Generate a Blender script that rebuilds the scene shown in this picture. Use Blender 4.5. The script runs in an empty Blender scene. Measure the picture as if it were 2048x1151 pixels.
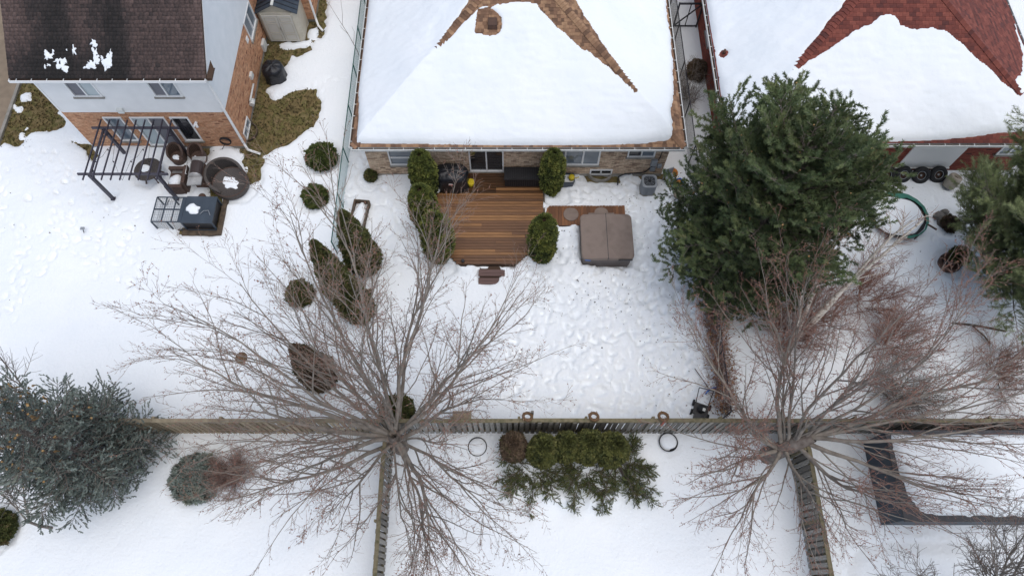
import bpy, math, random
import numpy as np
from mathutils import Vector, Matrix
random.seed(7); RNG = np.random.default_rng(7)
S = bpy.context.scene
COL = S.collection
R = math.radians

# ------------------------------------------------------------------ camera, sky, sun, exposure
CAM_H = 26.0; TILT = R(24.2); FPX = 1366.0
cam = bpy.data.cameras.new('camera'); cam.lens = 24.02; cam.sensor_width = 36; cam.clip_end = 2000; cam.clip_start = .1
camo = bpy.data.objects.new('camera', cam); COL.objects.link(camo)
camo.location = (0, 0, CAM_H); camo.rotation_euler = (TILT, 0, 0); S.camera = camo
W = bpy.data.worlds.new('World'); S.world = W; W.use_nodes = True
wn = W.node_tree; bg = wn.nodes['Background']
sky = wn.nodes.new('ShaderNodeTexSky'); sky.sky_type = 'NISHITA'; sky.sun_disc = False
sky.sun_elevation = R(76); sky.sun_rotation = R(125); sky.air_density = 1.0; sky.dust_density = 1.5; sky.ozone_density = 1.0
wn.links.new(sky.outputs[0], bg.inputs[0]); bg.inputs[1].default_value = 0.09
sun = bpy.data.lights.new('sun', 'SUN'); sun.energy = 1.5; sun.angle = R(85); sun.color = (1, .95, .87)
suno = bpy.data.objects.new('sun', sun); COL.objects.link(suno)
def aim_sun(elev, rot):
    d = Vector((math.sin(rot) * math.cos(elev), math.cos(rot) * math.cos(elev), math.sin(elev)))
    suno.rotation_euler = d.to_track_quat('Z', 'Y').to_euler(); suno.location = (0, 0, 60)
aim_sun(R(76), R(125))
S.view_settings.view_transform = 'Standard'; S.view_settings.look = 'None'
S.view_settings.gamma = 1; S.view_settings.use_curve_mapping = False
S.view_settings.exposure = 0.64

# ------------------------------------------------------------------ pixel of the photograph -> place
ST, CT = math.sin(TILT), math.cos(TILT)
def ray(px, py):
    v = 575.5 - py
    return np.array([px - 1024.0, FPX * ST + CT * v, -FPX * CT + ST * v])
def P(px, py, z=0.0):
    r = ray(px, py); k = (CAM_H - z) / -r[2]
    return (r[0] * k, r[1] * k, z)

# ------------------------------------------------------------------ helpers
def tag(o, label=None, cat=None, group=None, kind=None):
    if label: o['label'] = label
    if cat: o['category'] = cat
    if group: o['group'] = group
    if kind: o['kind'] = kind
    return o
def thing(name, label, cat, loc=(0, 0, 0), rz=0, group=None):
    o = bpy.data.objects.new(name, None); COL.objects.link(o)
    o.location = loc; o.rotation_euler = (0, 0, rz); o.empty_display_size = .2
    return tag(o, label, cat, group)
def link(name, me, mat=None, parent=None, loc=(0, 0, 0), rot=(0, 0, 0)):
    o = bpy.data.objects.new(name, me); COL.objects.link(o)
    if mat and not me.materials: me.materials.append(mat)
    o.parent = parent; o.location = loc; o.rotation_euler = rot
    return o
def copy_tree(o, loc=None, rz=None, label=None, parent=None, scale=None):
    c = o.copy(); COL.objects.link(c); c.parent = parent
    if loc is not None: c.location = loc
    if rz is not None: c.rotation_euler = (0, 0, rz)
    if scale is not None: c.scale = scale
    if label: c['label'] = label
    for ch in list(o.children): copy_tree(ch, parent=c)
    return c

class MB:
    def __init__(s): s.v = []; s.f = []; s.sm = []
    def add(s, vs, fs, smooth=False):
        b = len(s.v); s.v += [tuple(v) for v in vs]
        for f in fs: s.f.append(tuple(i + b for i in f)); s.sm.append(smooth)
        return s
    def hexa(s, p):   # p: 4 bottom, 4 top
        return s.add(p, [(3, 2, 1, 0), (4, 5, 6, 7), (0, 1, 5, 4), (1, 2, 6, 5), (2, 3, 7, 6), (3, 0, 4, 7)])
    def box(s, x0, x1, y0, y1, z0, z1):
        return s.hexa([(x0, y0, z0), (x1, y0, z0), (x1, y1, z0), (x0, y1, z0), (x0, y0, z1), (x1, y0, z1), (x1, y1, z1), (x0, y1, z1)])
    def bar(s, a, b, w, h=None, up=(0, 0, 1)):
        h = h or w; a = Vector(a); b = Vector(b); d = (b - a).normalized(); up = Vector(up)
        if abs(d.dot(up)) > .98: up = Vector((1, 0, 0))
        x = d.cross(up).normalized() * w / 2; y = x.normalized().cross(d).normalized() * h / 2
        return s.hexa([a - x - y, a + x - y, a + x + y, a - x + y, b - x - y, b + x - y, b + x + y, b - x + y])
    def cyl(s, a, b, r0, r1=None, n=10, caps=True, smooth=True):
        r1 = r0 if r1 is None else r1; a = Vector(a); b = Vector(b); d = (b - a).normalized()
        u = d.orthogonal().normalized(); w = d.cross(u)
        vs = []
        for c, r in ((a, r0), (b, r1)):
            for i in range(n):
                t = 2 * math.pi * i / n; vs.append(c + (u * math.cos(t) + w * math.sin(t)) * r)
        s.add(vs, [(i, (i + 1) % n, n + (i + 1) % n, n + i) for i in range(n)], smooth)
        if caps:
            k = len(s.v) - 2 * n
            s.f.append(tuple(k + i for i in reversed(range(n)))); s.sm.append(False)
            s.f.append(tuple(k + n + i for i in range(n))); s.sm.append(False)
        return s
    def tube(s, pts, r, n=6, smooth=True):
        for i in range(len(pts) - 1):
            ra = r[i] if isinstance(r, (list, tuple)) else r; rb = r[i + 1] if isinstance(r, (list, tuple)) else r
            s.cyl(pts[i], pts[i + 1], ra, rb, n, True, smooth)
        return s
    def loft(s, rings, closed=True, smooth=True, cap0=True, cap1=True):
        n = len(rings[0]); b = len(s.v)
        for r in rings: s.v += [tuple(p) for p in r]
        m = n if closed else n - 1
        for k in range(len(rings) - 1):
            for i in range(m):
                j = (i + 1) % n
                s.f.append((b + k * n + i, b + k * n + j, b + (k + 1) * n + j, b + (k + 1) * n + i)); s.sm.append(smooth)
        if cap0: s.f.append(tuple(b + i for i in reversed(range(n)))); s.sm.append(False)
        if cap1: s.f.append(tuple(b + (len(rings) - 1) * n + i for i in range(n))); s.sm.append(False)
        return s
    def lathe(s, prof, c=(0, 0, 0), n=24, smooth=True, cap0=True, cap1=True):
        return s.loft([[(c[0] + r * math.cos(2 * math.pi * i / n), c[1] + r * math.sin(2 * math.pi * i / n), c[2] + z) for i in range(n)] for r, z in prof], True, smooth, cap0, cap1)
    def prism(s, poly, z0, z1, smooth=False):
        return s.loft([[(x, y, z0) for x, y in poly], [(x, y, z1) for x, y in poly]], True, smooth)
    def torus(s, c, Rr, r, axis=(0, 0, 1), n=28, m=8, a0=0, a1=2 * math.pi):
        ax = Vector(axis).normalized(); u = ax.orthogonal().normalized(); w = ax.cross(u); c = Vector(c)
        full = abs(a1 - a0 - 2 * math.pi) < 1e-4; rings = []
        for i in range(n + 1):
            t = a0 + (a1 - a0) * i / n; d = u * math.cos(t) + w * math.sin(t)
            rings.append([c + d * (Rr + r * math.cos(2 * math.pi * k / m)) + ax * r * math.sin(2 * math.pi * k / m) for k in range(m)])
        return s.loft(rings, True, True, not full, not full)
    def shell(s, c, r0, r1, a0, a1, z0, ztop, n=20):   # upright curved wall, ztop(t in 0..1)
        A = []
        for i in range(n + 1):
            t = i / n; a = a0 + (a1 - a0) * t; ca, sa = math.cos(a), math.sin(a); zt = ztop(t) if callable(ztop) else ztop
            A.append([(c[0] + r0 * ca, c[1] + r0 * sa, z0), (c[0] + r1 * ca, c[1] + r1 * sa, z0), (c[0] + (r1 + .02) * ca, c[1] + (r1 + .02) * sa, zt), (c[0] + r0 * ca, c[1] + r0 * sa, zt)])
        return s.loft(A, True, False)
    def build(s, name, mat, parent=None, loc=(0, 0, 0), rot=(0, 0, 0), world=False, kind=None, label=None):
        vs = s.v
        if world and parent is not None:
            l = parent.location; vs = [(a - l.x, b - l.y, c - l.z) for a, b, c in vs]
        me = bpy.data.meshes.new(name); me.from_pydata(vs, [], s.f)
        me.polygons.foreach_set('use_smooth', s.sm); me.update()
        o = link(name, me, mat, parent, loc, rot)
        return tag(o, label, None, None, kind)

def np_mesh(name, V, F, mat=None, parent=None, loc=(0, 0, 0), tint=None, smooth=False):
    """V (n,3), F (m,k) same-size faces"""
    me = bpy.data.meshes.new(name); V = np.ascontiguousarray(V, dtype=np.float32); F = np.ascontiguousarray(F, dtype=np.int32)
    m, k = F.shape
    me.vertices.add(len(V)); me.vertices.foreach_set('co', V.ravel())
    me.loops.add(m * k); me.loops.foreach_set('vertex_index', F.ravel())
    me.polygons.add(m); me.polygons.foreach_set('loop_start', np.arange(0, m * k, k, dtype=np.int32))
    if smooth: me.polygons.foreach_set('use_smooth', np.ones(m, dtype=bool))
    if tint is not None:
        at = me.attributes.new('tint', 'FLOAT', 'POINT'); at.data.foreach_set('value', np.ascontiguousarray(tint, dtype=np.float32))
    me.update(calc_edges=True)
    return link(name, me, mat, parent, loc)

def frames(D, spin=None):
    D = D / np.linalg.norm(D, axis=1, keepdims=True)
    a = np.where(np.abs(D[:, 2:3]) > .9, np.array([[1.0, 0, 0]]), np.array([[0, 0, 1.0]]))
    U = np.cross(a, D); U /= np.linalg.norm(U, axis=1, keepdims=True); Wv = np.cross(D, U)
    if spin is not None:
        c, s_ = np.cos(spin)[:, None], np.sin(spin)[:, None]
        U, Wv = U * c + Wv * s_, Wv * c - U * s_
    return U, Wv, D
def scatter(name, TV, TF, pos, dirs, scale, mat, parent=None, tint=None, spin=True, loc=(0, 0, 0)):
    N = len(pos); pos = np.asarray(pos, float); dirs = np.asarray(dirs, float)
    U, Wv, D = frames(dirs, RNG.uniform(0, 6.28, N) if spin else None)
    sc = np.asarray(scale, float).reshape(N, 1, 1) if np.ndim(scale) else np.full((N, 1, 1), scale)
    V = (TV[None, :, 0:1] * U[:, None, :] + TV[None, :, 1:2] * Wv[:, None, :] + TV[None, :, 2:3] * D[:, None, :]) * sc + pos[:, None, :]
    F = TF[None] + (np.arange(N) * len(TV))[:, None, None]
    t = np.repeat(RNG.uniform(0, 1, N) if tint is None else tint, len(TV))
    return np_mesh(name, V.reshape(-1, 3), F.reshape(-1, TF.shape[1]), mat, parent, loc, t)

# noise
_TAB = np.random.default_rng(3).uniform(-1, 1, (256, 256))
def vnoise(x, y, sc=1.0, seed=0):
    x = np.asarray(x, float) / sc + seed * 17.37; y = np.asarray(y, float) / sc + seed * 9.11
    xi = np.floor(x).astype(np.int64); yi = np.floor(y).astype(np.int64); fx = x - xi; fy = y - yi
    fx = fx * fx * fx * (fx * (fx * 6 - 15) + 10); fy = fy * fy * fy * (fy * (fy * 6 - 15) + 10)
    g = lambda a, b: _TAB[a & 255, b & 255]
    return (g(xi, yi) * (1 - fx) + g(xi + 1, yi) * fx) * (1 - fy) + (g(xi, yi + 1) * (1 - fx) + g(xi + 1, yi + 1) * fx) * fy
def fbm(x, y, sc=1.0, oc=4, seed=0):
    t = 0; a = 1
    for i in range(oc): t = t + a * vnoise(x, y, sc / 2 ** i, seed + i * 3); a *= .5
    return t
def sdf(x, y, poly):
    """negative inside"""
    x = np.asarray(x, float); y = np.asarray(y, float); d = np.full(x.shape, 1e9); ins = np.zeros(x.shape, bool); n = len(poly)
    for i in range(n):
        ax, ay = poly[i][:2]; bx, by = poly[(i + 1) % n][:2]; ex, ey = bx - ax, by - ay
        wx, wy = x - ax, y - ay; t = np.clip((wx * ex + wy * ey) / (ex * ex + ey * ey + 1e-12), 0, 1)
        d = np.minimum(d, (wx - ex * t) ** 2 + (wy - ey * t) ** 2)
        c = ((ay > y) != (by > y)) & (x < (bx - ax) * (y - ay) / (by - ay + 1e-12) + ax)
        ins ^= c
    d = np.sqrt(d); return np.where(ins, -d, d)
def smooth01(t): t = np.clip(t, 0, 1); return t * t * (3 - 2 * t)

# ------------------------------------------------------------------ materials
M = {}
def mat(name, cols, rough=.8, scale=3.0, detail=6.0, bump=0.0, bscale=30.0, mode='noise', metallic=0.0, stretch=(1, 1, 1), spec=None, stops=None, bump2=None, rand=.0, coat=0):
    """cols: one or more colours blended by noise / per piece / by the tint attribute"""
    m = bpy.data.materials.new(name); m.use_nodes = True; n = m.node_tree; b = n.nodes['Principled BSDF']
    b.inputs['Roughness'].default_value = rough; b.inputs['Metallic'].default_value = metallic
    if spec is not None: b.inputs['Specular IOR Level'].default_value = spec
    if coat: b.inputs['Coat Weight'].default_value = coat
    tc = n.nodes.new('ShaderNodeTexCoord'); mp = n.nodes.new('ShaderNodeMapping'); mp.inputs['Scale'].default_value = stretch
    n.links.new(tc.outputs['Object'], mp.inputs[0])
    if isinstance(cols[0], (int, float)): cols = [cols]
    if len(cols) == 1: b.inputs['Base Color'].default_value = (*cols[0], 1)
    else:
        cr = n.nodes.new('ShaderNodeValToRGB'); e = cr.color_ramp.elements
        while len(e) < len(cols): e.new(.5)
        for i, c in enumerate(cols):
            e[i].position = stops[i] if stops else i / (len(cols) - 1)
        for i, c in enumerate(cols): e[i].color = (*c, 1)
        if mode == 'noise':
            nz = n.nodes.new('ShaderNodeTexNoise'); nz.inputs['Scale'].default_value = scale; nz.inputs['Detail'].default_value = detail
            n.links.new(mp.outputs[0], nz.inputs['Vector'])
            mr = n.nodes.new('ShaderNodeMapRange'); mr.inputs[1].default_value = .3; mr.inputs[2].default_value = .7
            n.links.new(nz.outputs[0], mr.inputs[0]); n.links.new(mr.outputs[0], cr.inputs[0])
        elif mode == 'tint':
            at = n.nodes.new('ShaderNodeAttribute'); at.attribute_name = 'tint'; n.links.new(at.outputs['Fac'], cr.inputs[0])
        elif mode == 'piece':
            g = n.nodes.new('ShaderNodeNewGeometry'); oi = n.nodes.new('ShaderNodeObjectInfo')
            ad = n.nodes.new('ShaderNodeMath'); ad.operation = 'ADD'; fr = n.nodes.new('ShaderNodeMath'); fr.operation = 'FRACT'
            n.links.new(g.outputs['Random Per Island'], ad.inputs[0]); n.links.new(oi.outputs['Random'], ad.inputs[1])
            n.links.new(ad.outputs[0], fr.inputs[0]); n.links.new(fr.outputs[0], cr.inputs[0])
        out = cr.outputs[0]
        if mode in ('piece', 'tint') and scale:
            nz = n.nodes.new('ShaderNodeTexNoise'); nz.inputs['Scale'].default_value = scale; nz.inputs['Detail'].default_value = detail
            n.links.new(mp.outputs[0], nz.inputs['Vector'])
            mr = n.nodes.new('ShaderNodeMapRange'); mr.inputs[1].default_value = .3; mr.inputs[2].default_value = .7; mr.inputs[3].default_value = 1 - rand; mr.inputs[4].default_value = 1 + rand
            n.links.new(nz.outputs[0], mr.inputs[0])
            vm = n.nodes.new('ShaderNodeVectorMath'); vm.operation = 'SCALE'; n.links.new(out, vm.inputs[0]); n.links.new(mr.outputs[0], vm.inputs['Scale']); out = vm.outputs[0]
        n.links.new(out, b.inputs['Base Color'])
    if bump:
        nb = n.nodes.new('ShaderNodeTexNoise'); nb.inputs['Scale'].default_value = bscale; nb.inputs['Detail'].default_value = 5
        n.links.new(mp.outputs[0], nb.inputs['Vector'])
        bp = n.nodes.new('ShaderNodeBump'); bp.inputs['Strength'].default_value = 1; bp.inputs['Distance'].default_value = bump
        n.links.new(nb.outputs[0], bp.inputs['Height']); n.links.new(bp.outputs[0], b.inputs['Normal'])
    M[name] = m; return m
mat('snow', [(.79, .83, .86), (.85, .878, .895)], .85, scale=.35, bump=.03, bscale=9.0, spec=.12)
mat('roof_snow', [(.78, .825, .855), (.84, .87, .89)], .85, scale=.5, bump=.012, bscale=7.0, spec=.3)
mat('grass', [(.11, .085, .032), (.19, .14, .06), (.12, .11, .032), (.26, .19, .10)], .95, scale=1.6, detail=12, bump=.03, bscale=60, stops=[0, .4, .62, 1])
mat('blade', [(.09, .072, .026), (.18, .13, .06), (.10, .10, .03), (.27, .19, .11)], .9, mode='tint', scale=1.2, rand=.4)
mat('concrete', [(.20, .155, .11), (.27, .21, .15)], .9, scale=2, bump=.01, bscale=60)
mat('foundation', [(.20, .19, .16), (.32, .30, .27)], .9, scale=3, bump=.01)
mat('brick_orange', [(.20, .08, .05), (.42, .21, .115), (.50, .26, .145), (.56, .32, .19), (.46, .235, .13)], .9, mode='piece', scale=9, rand=.25, stops=[0, .09, .4, .8, 1])
mat('brick_tan', [(.22, .15, .105), (.39, .275, .19), (.54, .395, .28), (.64, .50, .36), (.47, .34, .24)], .9, mode='piece', scale=9, rand=.2, stops=[0, .15, .45, .8, 1])
mat('brick_red', [(.06, .022, .018), (.17, .035, .022), (.21, .045, .028), (.25, .06, .035)], .9, mode='piece', scale=9, rand=.2, stops=[0, .06, .5, 1])
mat('mortar', (.33, .27, .22), .95); mat('mortar_tan', (.30, .25, .20), .95); mat('mortar_red', (.19, .075, .05), .95)
mat('siding', [(.74, .74, .73), (.80, .80, .79)], .6, scale=2.0)
mat('siding_blue', [(.66, .70, .72), (.73, .76, .78)], .6, scale=2.0)
mat('white', (.78, .78, .77), .45); mat('white_old', [(.58, .60, .58), (.72, .73, .70)], .5, scale=4)
mat('shingle_grey', [(.022, .018, .017), (.042, .033, .031), (.085, .060, .053), (.15, .10, .09)], .95, mode='piece', scale=0)
mat('shingle_brown', [(.12, .068, .042), (.18, .10, .06), (.26, .15, .088), (.33, .20, .115)], .92, mode='piece', scale=8, rand=.2)
mat('shingle_red', [(.085, .026, .022), (.14, .037, .027), (.175, .048, .034), (.21, .062, .043)], .92, mode='piece', scale=5, rand=.25)
mat('red_dark', (.055, .02, .018), .95); mat('brown_dark', (.06, .035, .022), .95)
mat('glass', [(.10, .13, .16), (.20, .24, .28)], .04, scale=.8, spec=.9, detail=2)  # blue-grey of the reflected sky put into the base colour
mat('glass_dark', [(.012, .012, .014), (.04, .042, .048)], .04, scale=1.5, spec=.8, detail=2)
mat('glass_pale', [(.30, .38, .40), (.42, .48, .50)], .08, scale=.9, spec=.8, detail=2)  # paler panes: sky reflection put into the base colour
mat('insect_screen', (.17, .17, .19), .7)
mat('black_metal', [(.012, .012, .016), (.03, .03, .038)], .5, scale=6); mat('purple_metal', [(.035, .032, .048), (.06, .054, .074)], .5, scale=5)
mat('navy', [(.026, .040, .058), (.045, .062, .085)], .55, scale=2)
mat('green_metal', (.012, .10, .085), .5); mat('green_wire', (.14, .30, .28), .5); mat('dark_wire', (.09, .10, .11), .5)
mat('steel', [(.42, .41, .40), (.60, .59, .57)], .3, scale=5, metallic=.7); mat('lid_brown', (.045, .032, .03), .3)
mat('wicker', [(.045, .026, .02), (.11, .065, .048)], .7, scale=25, bump=.01, bscale=80)
mat('wicker_grey', [(.04, .034, .03), (.085, .072, .066)], .7, scale=25, bump=.01, bscale=80)
mat('black_cloth', [(.006, .007, .010), (.018, .02, .026)], .42, scale=5, bump=.03, bscale=6)
mat('black_plastic', [(.008, .008, .010), (.02, .02, .024)], .45, scale=8)
mat('rubber', (.012, .012, .014), .75)
mat('deck_wood', [(.105, .048, .020), (.14, .063, .025), (.165, .075, .028), (.26, .125, .043), (.125, .056, .024)], .55, mode='piece', scale=5, rand=.45, stretch=(.35, 9, 9), detail=8, stops=[0, .3, .6, .85, 1])
mat('deck_wood_wet', [(.035, .017, .008), (.06, .028, .011), (.10, .045, .018), (.075, .034, .014)], .35, mode='piece', scale=4, rand=.6, stretch=(.5, 7, 7), detail=8)
mat('deck_wood2', [(.10, .038, .013), (.155, .06, .02), (.20, .08, .028)], .6, mode='piece', scale=5, rand=.35, stretch=(9, .35, 9), detail=8)
mat('deck_grey', [(.09, .05, .042), (.15, .09, .08)], .7, mode='piece', scale=6, rand=.3, stretch=(.4, 8, 8))
mat('old_wood', [(.05, .038, .026), (.12, .085, .055)], .9, scale=5, stretch=(1, 1, 1))
mat('picket_tan', [(.20, .155, .095), (.33, .26, .17), (.42, .34, .23)], .9, mode='piece', scale=6, rand=.3, stretch=(6, 6, .5))
mat('picket_grey', [(.12, .11, .095), (.19, .175, .15), (.27, .255, .225), (.33, .31, .28)], .9, mode='piece', scale=6, rand=.35, stretch=(6, 6, .5))
mat('rail_moss', [(.10, .095, .05), (.19, .16, .10), (.085, .08, .038)], .95, scale=4)
mat('rail_tan', [(.20, .165, .11), (.31, .26, .18)], .95, scale=4)
mat('bark', [(.085, .068, .055), (.17, .14, .12), (.23, .20, .175)], .9, scale=5, bump=.02, bscale=20)
mat('limb', [(.17, .145, .122), (.31, .275, .235)], .9, scale=4)
mat('twig', [(.19, .14, .12), (.24, .16, .135), (.30, .14, .10), (.34, .25, .20)], .9, mode='tint', scale=0)
mat('twig_tan', [(.17, .135, .11), (.24, .19, .155), (.28, .165, .125), (.34, .28, .22)], .9, mode='tint', scale=0)
mat('twig_grey', [(.12, .10, .085), (.20, .17, .15)], .9, mode='tint', scale=0)
mat('twig_red', [(.18, .08, .058), (.28, .125, .085), (.30, .18, .13)], .9, mode='tint', scale=0)
mat('birch', [(.10, .08, .07), (.62, .56, .48), (.70, .66, .60)], .8, scale=4, stretch=(1, 1, 3), stops=[0, .35, 1])
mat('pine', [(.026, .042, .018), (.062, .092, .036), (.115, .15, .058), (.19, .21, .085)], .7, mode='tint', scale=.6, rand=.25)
mat('pine_pale', [(.11, .135, .05), (.19, .225, .095), (.30, .33, .15)], .7, mode='tint', scale=.8, rand=.25)
mat('spruce', [(.045, .060, .048), (.11, .137, .118), (.22, .26, .235), (.19, .21, .165)], .7, mode='tint', scale=.7, rand=.25)
mat('cone_tan', [(.30, .17, .06), (.42, .27, .12)], .8, mode='tint', scale=0)
mat('cedar', [(.012, .018, .005), (.045, .062, .012), (.095, .115, .02), (.16, .165, .035)], .8, mode='tint', scale=5, rand=.35)
mat('cedar_olive', [(.015, .02, .006), (.045, .055, .012), (.088, .095, .022), (.13, .125, .035)], .8, mode='tint', scale=4, rand=.45)
mat('cedar_dark', [(.018, .026, .008), (.048, .062, .015), (.09, .10, .024), (.11, .085, .035)], .8, mode='tint', scale=4, rand=.35)
mat('cedar_brown', [(.05, .035, .022), (.09, .06, .038), (.13, .085, .055), (.06, .055, .02)], .85, mode='tint', scale=4, rand=.35)
mat('boxwood', [(.03, .045, .009), (.055, .078, .014), (.09, .105, .022)], .8, mode='tint', scale=5, rand=.3)
mat('juniper', [(.04, .058, .02), (.075, .095, .03), (.12, .135, .045), (.09, .07, .03)], .8, mode='tint', scale=3, rand=.3)
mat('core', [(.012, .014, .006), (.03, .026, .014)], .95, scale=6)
mat('dead_leaf', [(.12, .055, .025), (.24, .13, .06), (.32, .20, .10)], .9, mode='tint', scale=0)
mat('litter', [(.035, .025, .018), (.09, .06, .04), (.16, .11, .07)], .9, mode='tint', scale=0)
mat('shed_beige', [(.46, .43, .35), (.54, .50, .42)], .6, scale=3); mat('shed_door', [(.54, .53, .48), (.60, .58, .53)], .5, scale=2)
mat('tub_cover', [(.155, .115, .092), (.21, .16, .13), (.19, .14, .115)], .6, scale=1.6, bump=.006, bscale=40)
mat('tub_body', [(.10, .085, .078), (.15, .125, .115)], .6, scale=3)
mat('teal', [(.015, .12, .085), (.04, .19, .14)], .6, scale=4); mat('yellow', (.55, .42, .015), .5); mat('blue', (.02, .16, .55), .5)
mat('orange', (.55, .20, .03), .6); mat('clay', [(.30, .27, .22), (.40, .36, .30)], .9, scale=5, bump=.01)
mat('rock', [(.09, .085, .08), (.20, .18, .16)], .9, scale=5, bump=.02, bscale=15); mat('grey_box', (.27, .29, .31), .5)
mat('wreath', [(.09, .05, .025), (.17, .10, .05)], .9, scale=20, bump=.01); mat('ribbon', (.40, .06, .03), .6); mat('rust', [(.06, .035, .025), (.11, .055, .035)], .8, scale=5)
# ================================================================== THE GROUND
lawn = MB(); lawn.add([(-450, -450, 0), (450, -450, 0), (450, 450, 0), (-450, 450, 0)], [(0, 1, 2, 3)])
tag(lawn.build('lawn', M['grass']), kind='structure')
G = lambda pts, z=0: [P(a, b, z)[:2] for a, b in pts]
BARE = [
 G([(-300, 330), (-300, -120), (60, -120), (60, 120), (75, 165), (131, 232), (128, 256), (100, 265), (62, 266), (38, 292), (10, 285), (-20, 300)]),
 G([(478, 300), (482, 200), (500, 85), (520, 60), (560, 60), (612, 70), (622, 30), (640, -30), (662, -30), (657, 15), (645, 58), (638, 84), (620, 98), (604, 107), (584, 112), (572, 138), (562, 163), (537, 182), (547, 204), (570, 190), (598, 182), (634, 176), (643, 205), (641, 235), (628, 252), (602, 262), (590, 280), (560, 292), (532, 312), (524, 335), (522, 362), (508, 372), (494, 372), (500, 340), (492, 322)]),
 G([(420, 368), (436, 352), (446, 380), (440, 466), (425, 470), (360, 466), (366, 457), (420, 455)]),
 G([(150, 285), (182, 290), (196, 312), (186, 322), (176, 316), (168, 300)]),
 G([(380, 288), (420, 290), (418, 308), (400, 318), (382, 310)]),
 G([(735, 350), (752, 358), (750, 366), (736, 364)]),
 G([(1170, 352), (1240, 352), (1238, 364), (1175, 362)]),
 G([(1270, 350), (1330, 348), (1332, 360), (1290, 362)]),
]
SNOWISLE = [G([(532, 90), (563, 83), (590, 86), (621, 85), (612, 94), (590, 101), (566, 99)]),
            G([(617, 60), (634, 55), (639, 68), (628, 77), (616, 74)]), G([(40, 190), (58, 188), (62, 200), (42, 204)]), G([(30, 212), (46, 214), (42, 226), (30, 224)]),
            G([(38, 268), (52, 262), (50, 280), (40, 284)])]
TRAMPLED = [G([(1100, 345), (1370, 370), (1400, 500), (1440, 640), (1445, 830), (1060, 830), (1010, 700), (1090, 600), (1040, 540), (1120, 480), (1150, 460), (1260, 440), (1250, 410), (1100, 395)]),
            G([(0, 250), (110, 290), (215, 410), (290, 500), (280, 560), (150, 560), (60, 640), (-10, 660)]),
            G([(700, 300), (730, 300), (770, 380), (830, 540), (760, 560), (720, 430), (690, 440)])]
MELT = []   # (x, y, radius, depth)
for px, py, r, d in [(975, 545, .55, .15), (641, 318, .95, .1), (629, 398, .8, .1), (598, 585, .8, .1), (225, 397, .25, .12), (353, 395, .25, .12), (300, 352, .7, .1), (360, 375, .8, .08), (480, 372, 1.0, .14),
                     (1298, 385, .55, .14), (1110, 392, .7, .1), (1087, 522, .75, .1), (884, 525, .8, .12), (388, 955, .95, .08), (1336, 888, .42, .05), (740, 362, .6, .14), (1215, 545, .8, .06),
                     (1900, 368, .5, .1), (1900, 530, .7, .08), (170, 470, .12, .1), (1890, 450, .7, .08), (700, 430, .6, .06), (2010, 568, .5, .1), (1, 1060, .8, .1)]:
    MELT.append((*P(px, py)[:2], r, d))
def snow_h(x, y):
    h = .17 + .045 * fbm(x, y, 4.0, 3, 1) + .012 * fbm(x, y, .7, 3, 5)
    for i, T in enumerate(TRAMPLED):
        m = smooth01(-sdf(x, y, T) / 1.0 + .3 + .5 * vnoise(x, y, 1.1, 8 + i)) * (1.0, .4, .7)[i]
        wx_ = x + .2 * vnoise(x, y, .5, 27); wy_ = y + .2 * vnoise(x, y, .5, 28)
        lump = .035 * vnoise(wx_, wy_, .6, 21) + .030 * vnoise(wx_, wy_, .27, 22) + .022 * vnoise(wx_, wy_, .14, 24) + .05 * vnoise(x, y, 1.6, 23)
        h = h + m * lump
    # pool hidden under the snow, bottom right
    pool = G([(1700, 1180), (1702, 1130), (1725, 1103), (1770, 1095), (2100, 1096), (2300, 1180), (2200, 1400), (1720, 1400)])
    s = sdf(x, y, pool); h = h + .05 * smooth01(-s / .25) - .05 * np.exp(-((s - .18) / .12) ** 2)
    for poly, hh, rr in (([(-2.15, 12.55), (.1, 12.55), (1.40, 13.75), (1.40, 17.2), (-3.3, 17.2), (-3.3, 13.8)], .19, .30), ([(1.4, 14.55), (5.0, 14.55), (5.0, 15.5), (1.4, 15.5)], .10, .25), ([(2.9, 12.6), (5.0, 12.6), (5.0, 14.6), (2.9, 14.6)], .14, .5)):
        s = sdf(x, y, poly) + .10 * vnoise(x, y, .3, 35); h = h + np.where(s < 0, -.1 * smooth01(-s / .1), hh * np.exp(-(np.maximum(s, 0) / rr) ** 2) * (1 + .4 * vnoise(x, y, .5, 36)))
    # mounds on low junipers and along the wooden fence
    for px, py, r, a in [(1100, 985, .5, .25), (1185, 1003, .35, .30), (1215, 990, .3, .22), (1060, 925, .6, .2), (1160, 930, .8, .2), (1130, 1000, .3, .2)]:
        cx, cy, _ = P(px, py); h = h + a * np.exp(-((x - cx) ** 2 + (y - cy) ** 2) / r ** 2)
    h = h - .07 * np.exp(-np.abs(y - 5.60) / .10)
    for cx, cy, r, d in MELT:
        q = np.hypot(x - cx, y - cy) + .08 * vnoise(x, y, .25, 31); h = h - d * smooth01((r - q) / .22 + .5)
    h = np.maximum(h, .035); iso = np.full(np.shape(x), 1e9)
    for Q in SNOWISLE: iso = np.minimum(iso, sdf(x, y, Q))
    nz = .16 * fbm(x, y, .55, 4, 41)
    for i, B in enumerate(BARE):
        s = sdf(x, y, B)
        if i < 2: s = np.where(iso < .4, np.maximum(s, -iso), s)
        s = s + nz * (1 if i < 2 else .4)
        f = np.where(s > 0, 1 - np.exp(-s / .16), s * 4)
        near = s < 1.2
        h = np.where(near, np.maximum(np.minimum(h * f, h), -.08), h)
    # thin soiled stretch beside the grass
    return h
XS = np.concatenate([[-450, -200, -90, -50, -35], np.arange(-29, 29.001, .075), [35, 50, 90, 200, 450]])
YS = np.concatenate([[-450, -200, -60, -20, -6], np.arange(-2.2, 29.5, .075), [34, 45, 80, 200, 450]])
gx, gy = np.meshgrid(XS, YS)
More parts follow.
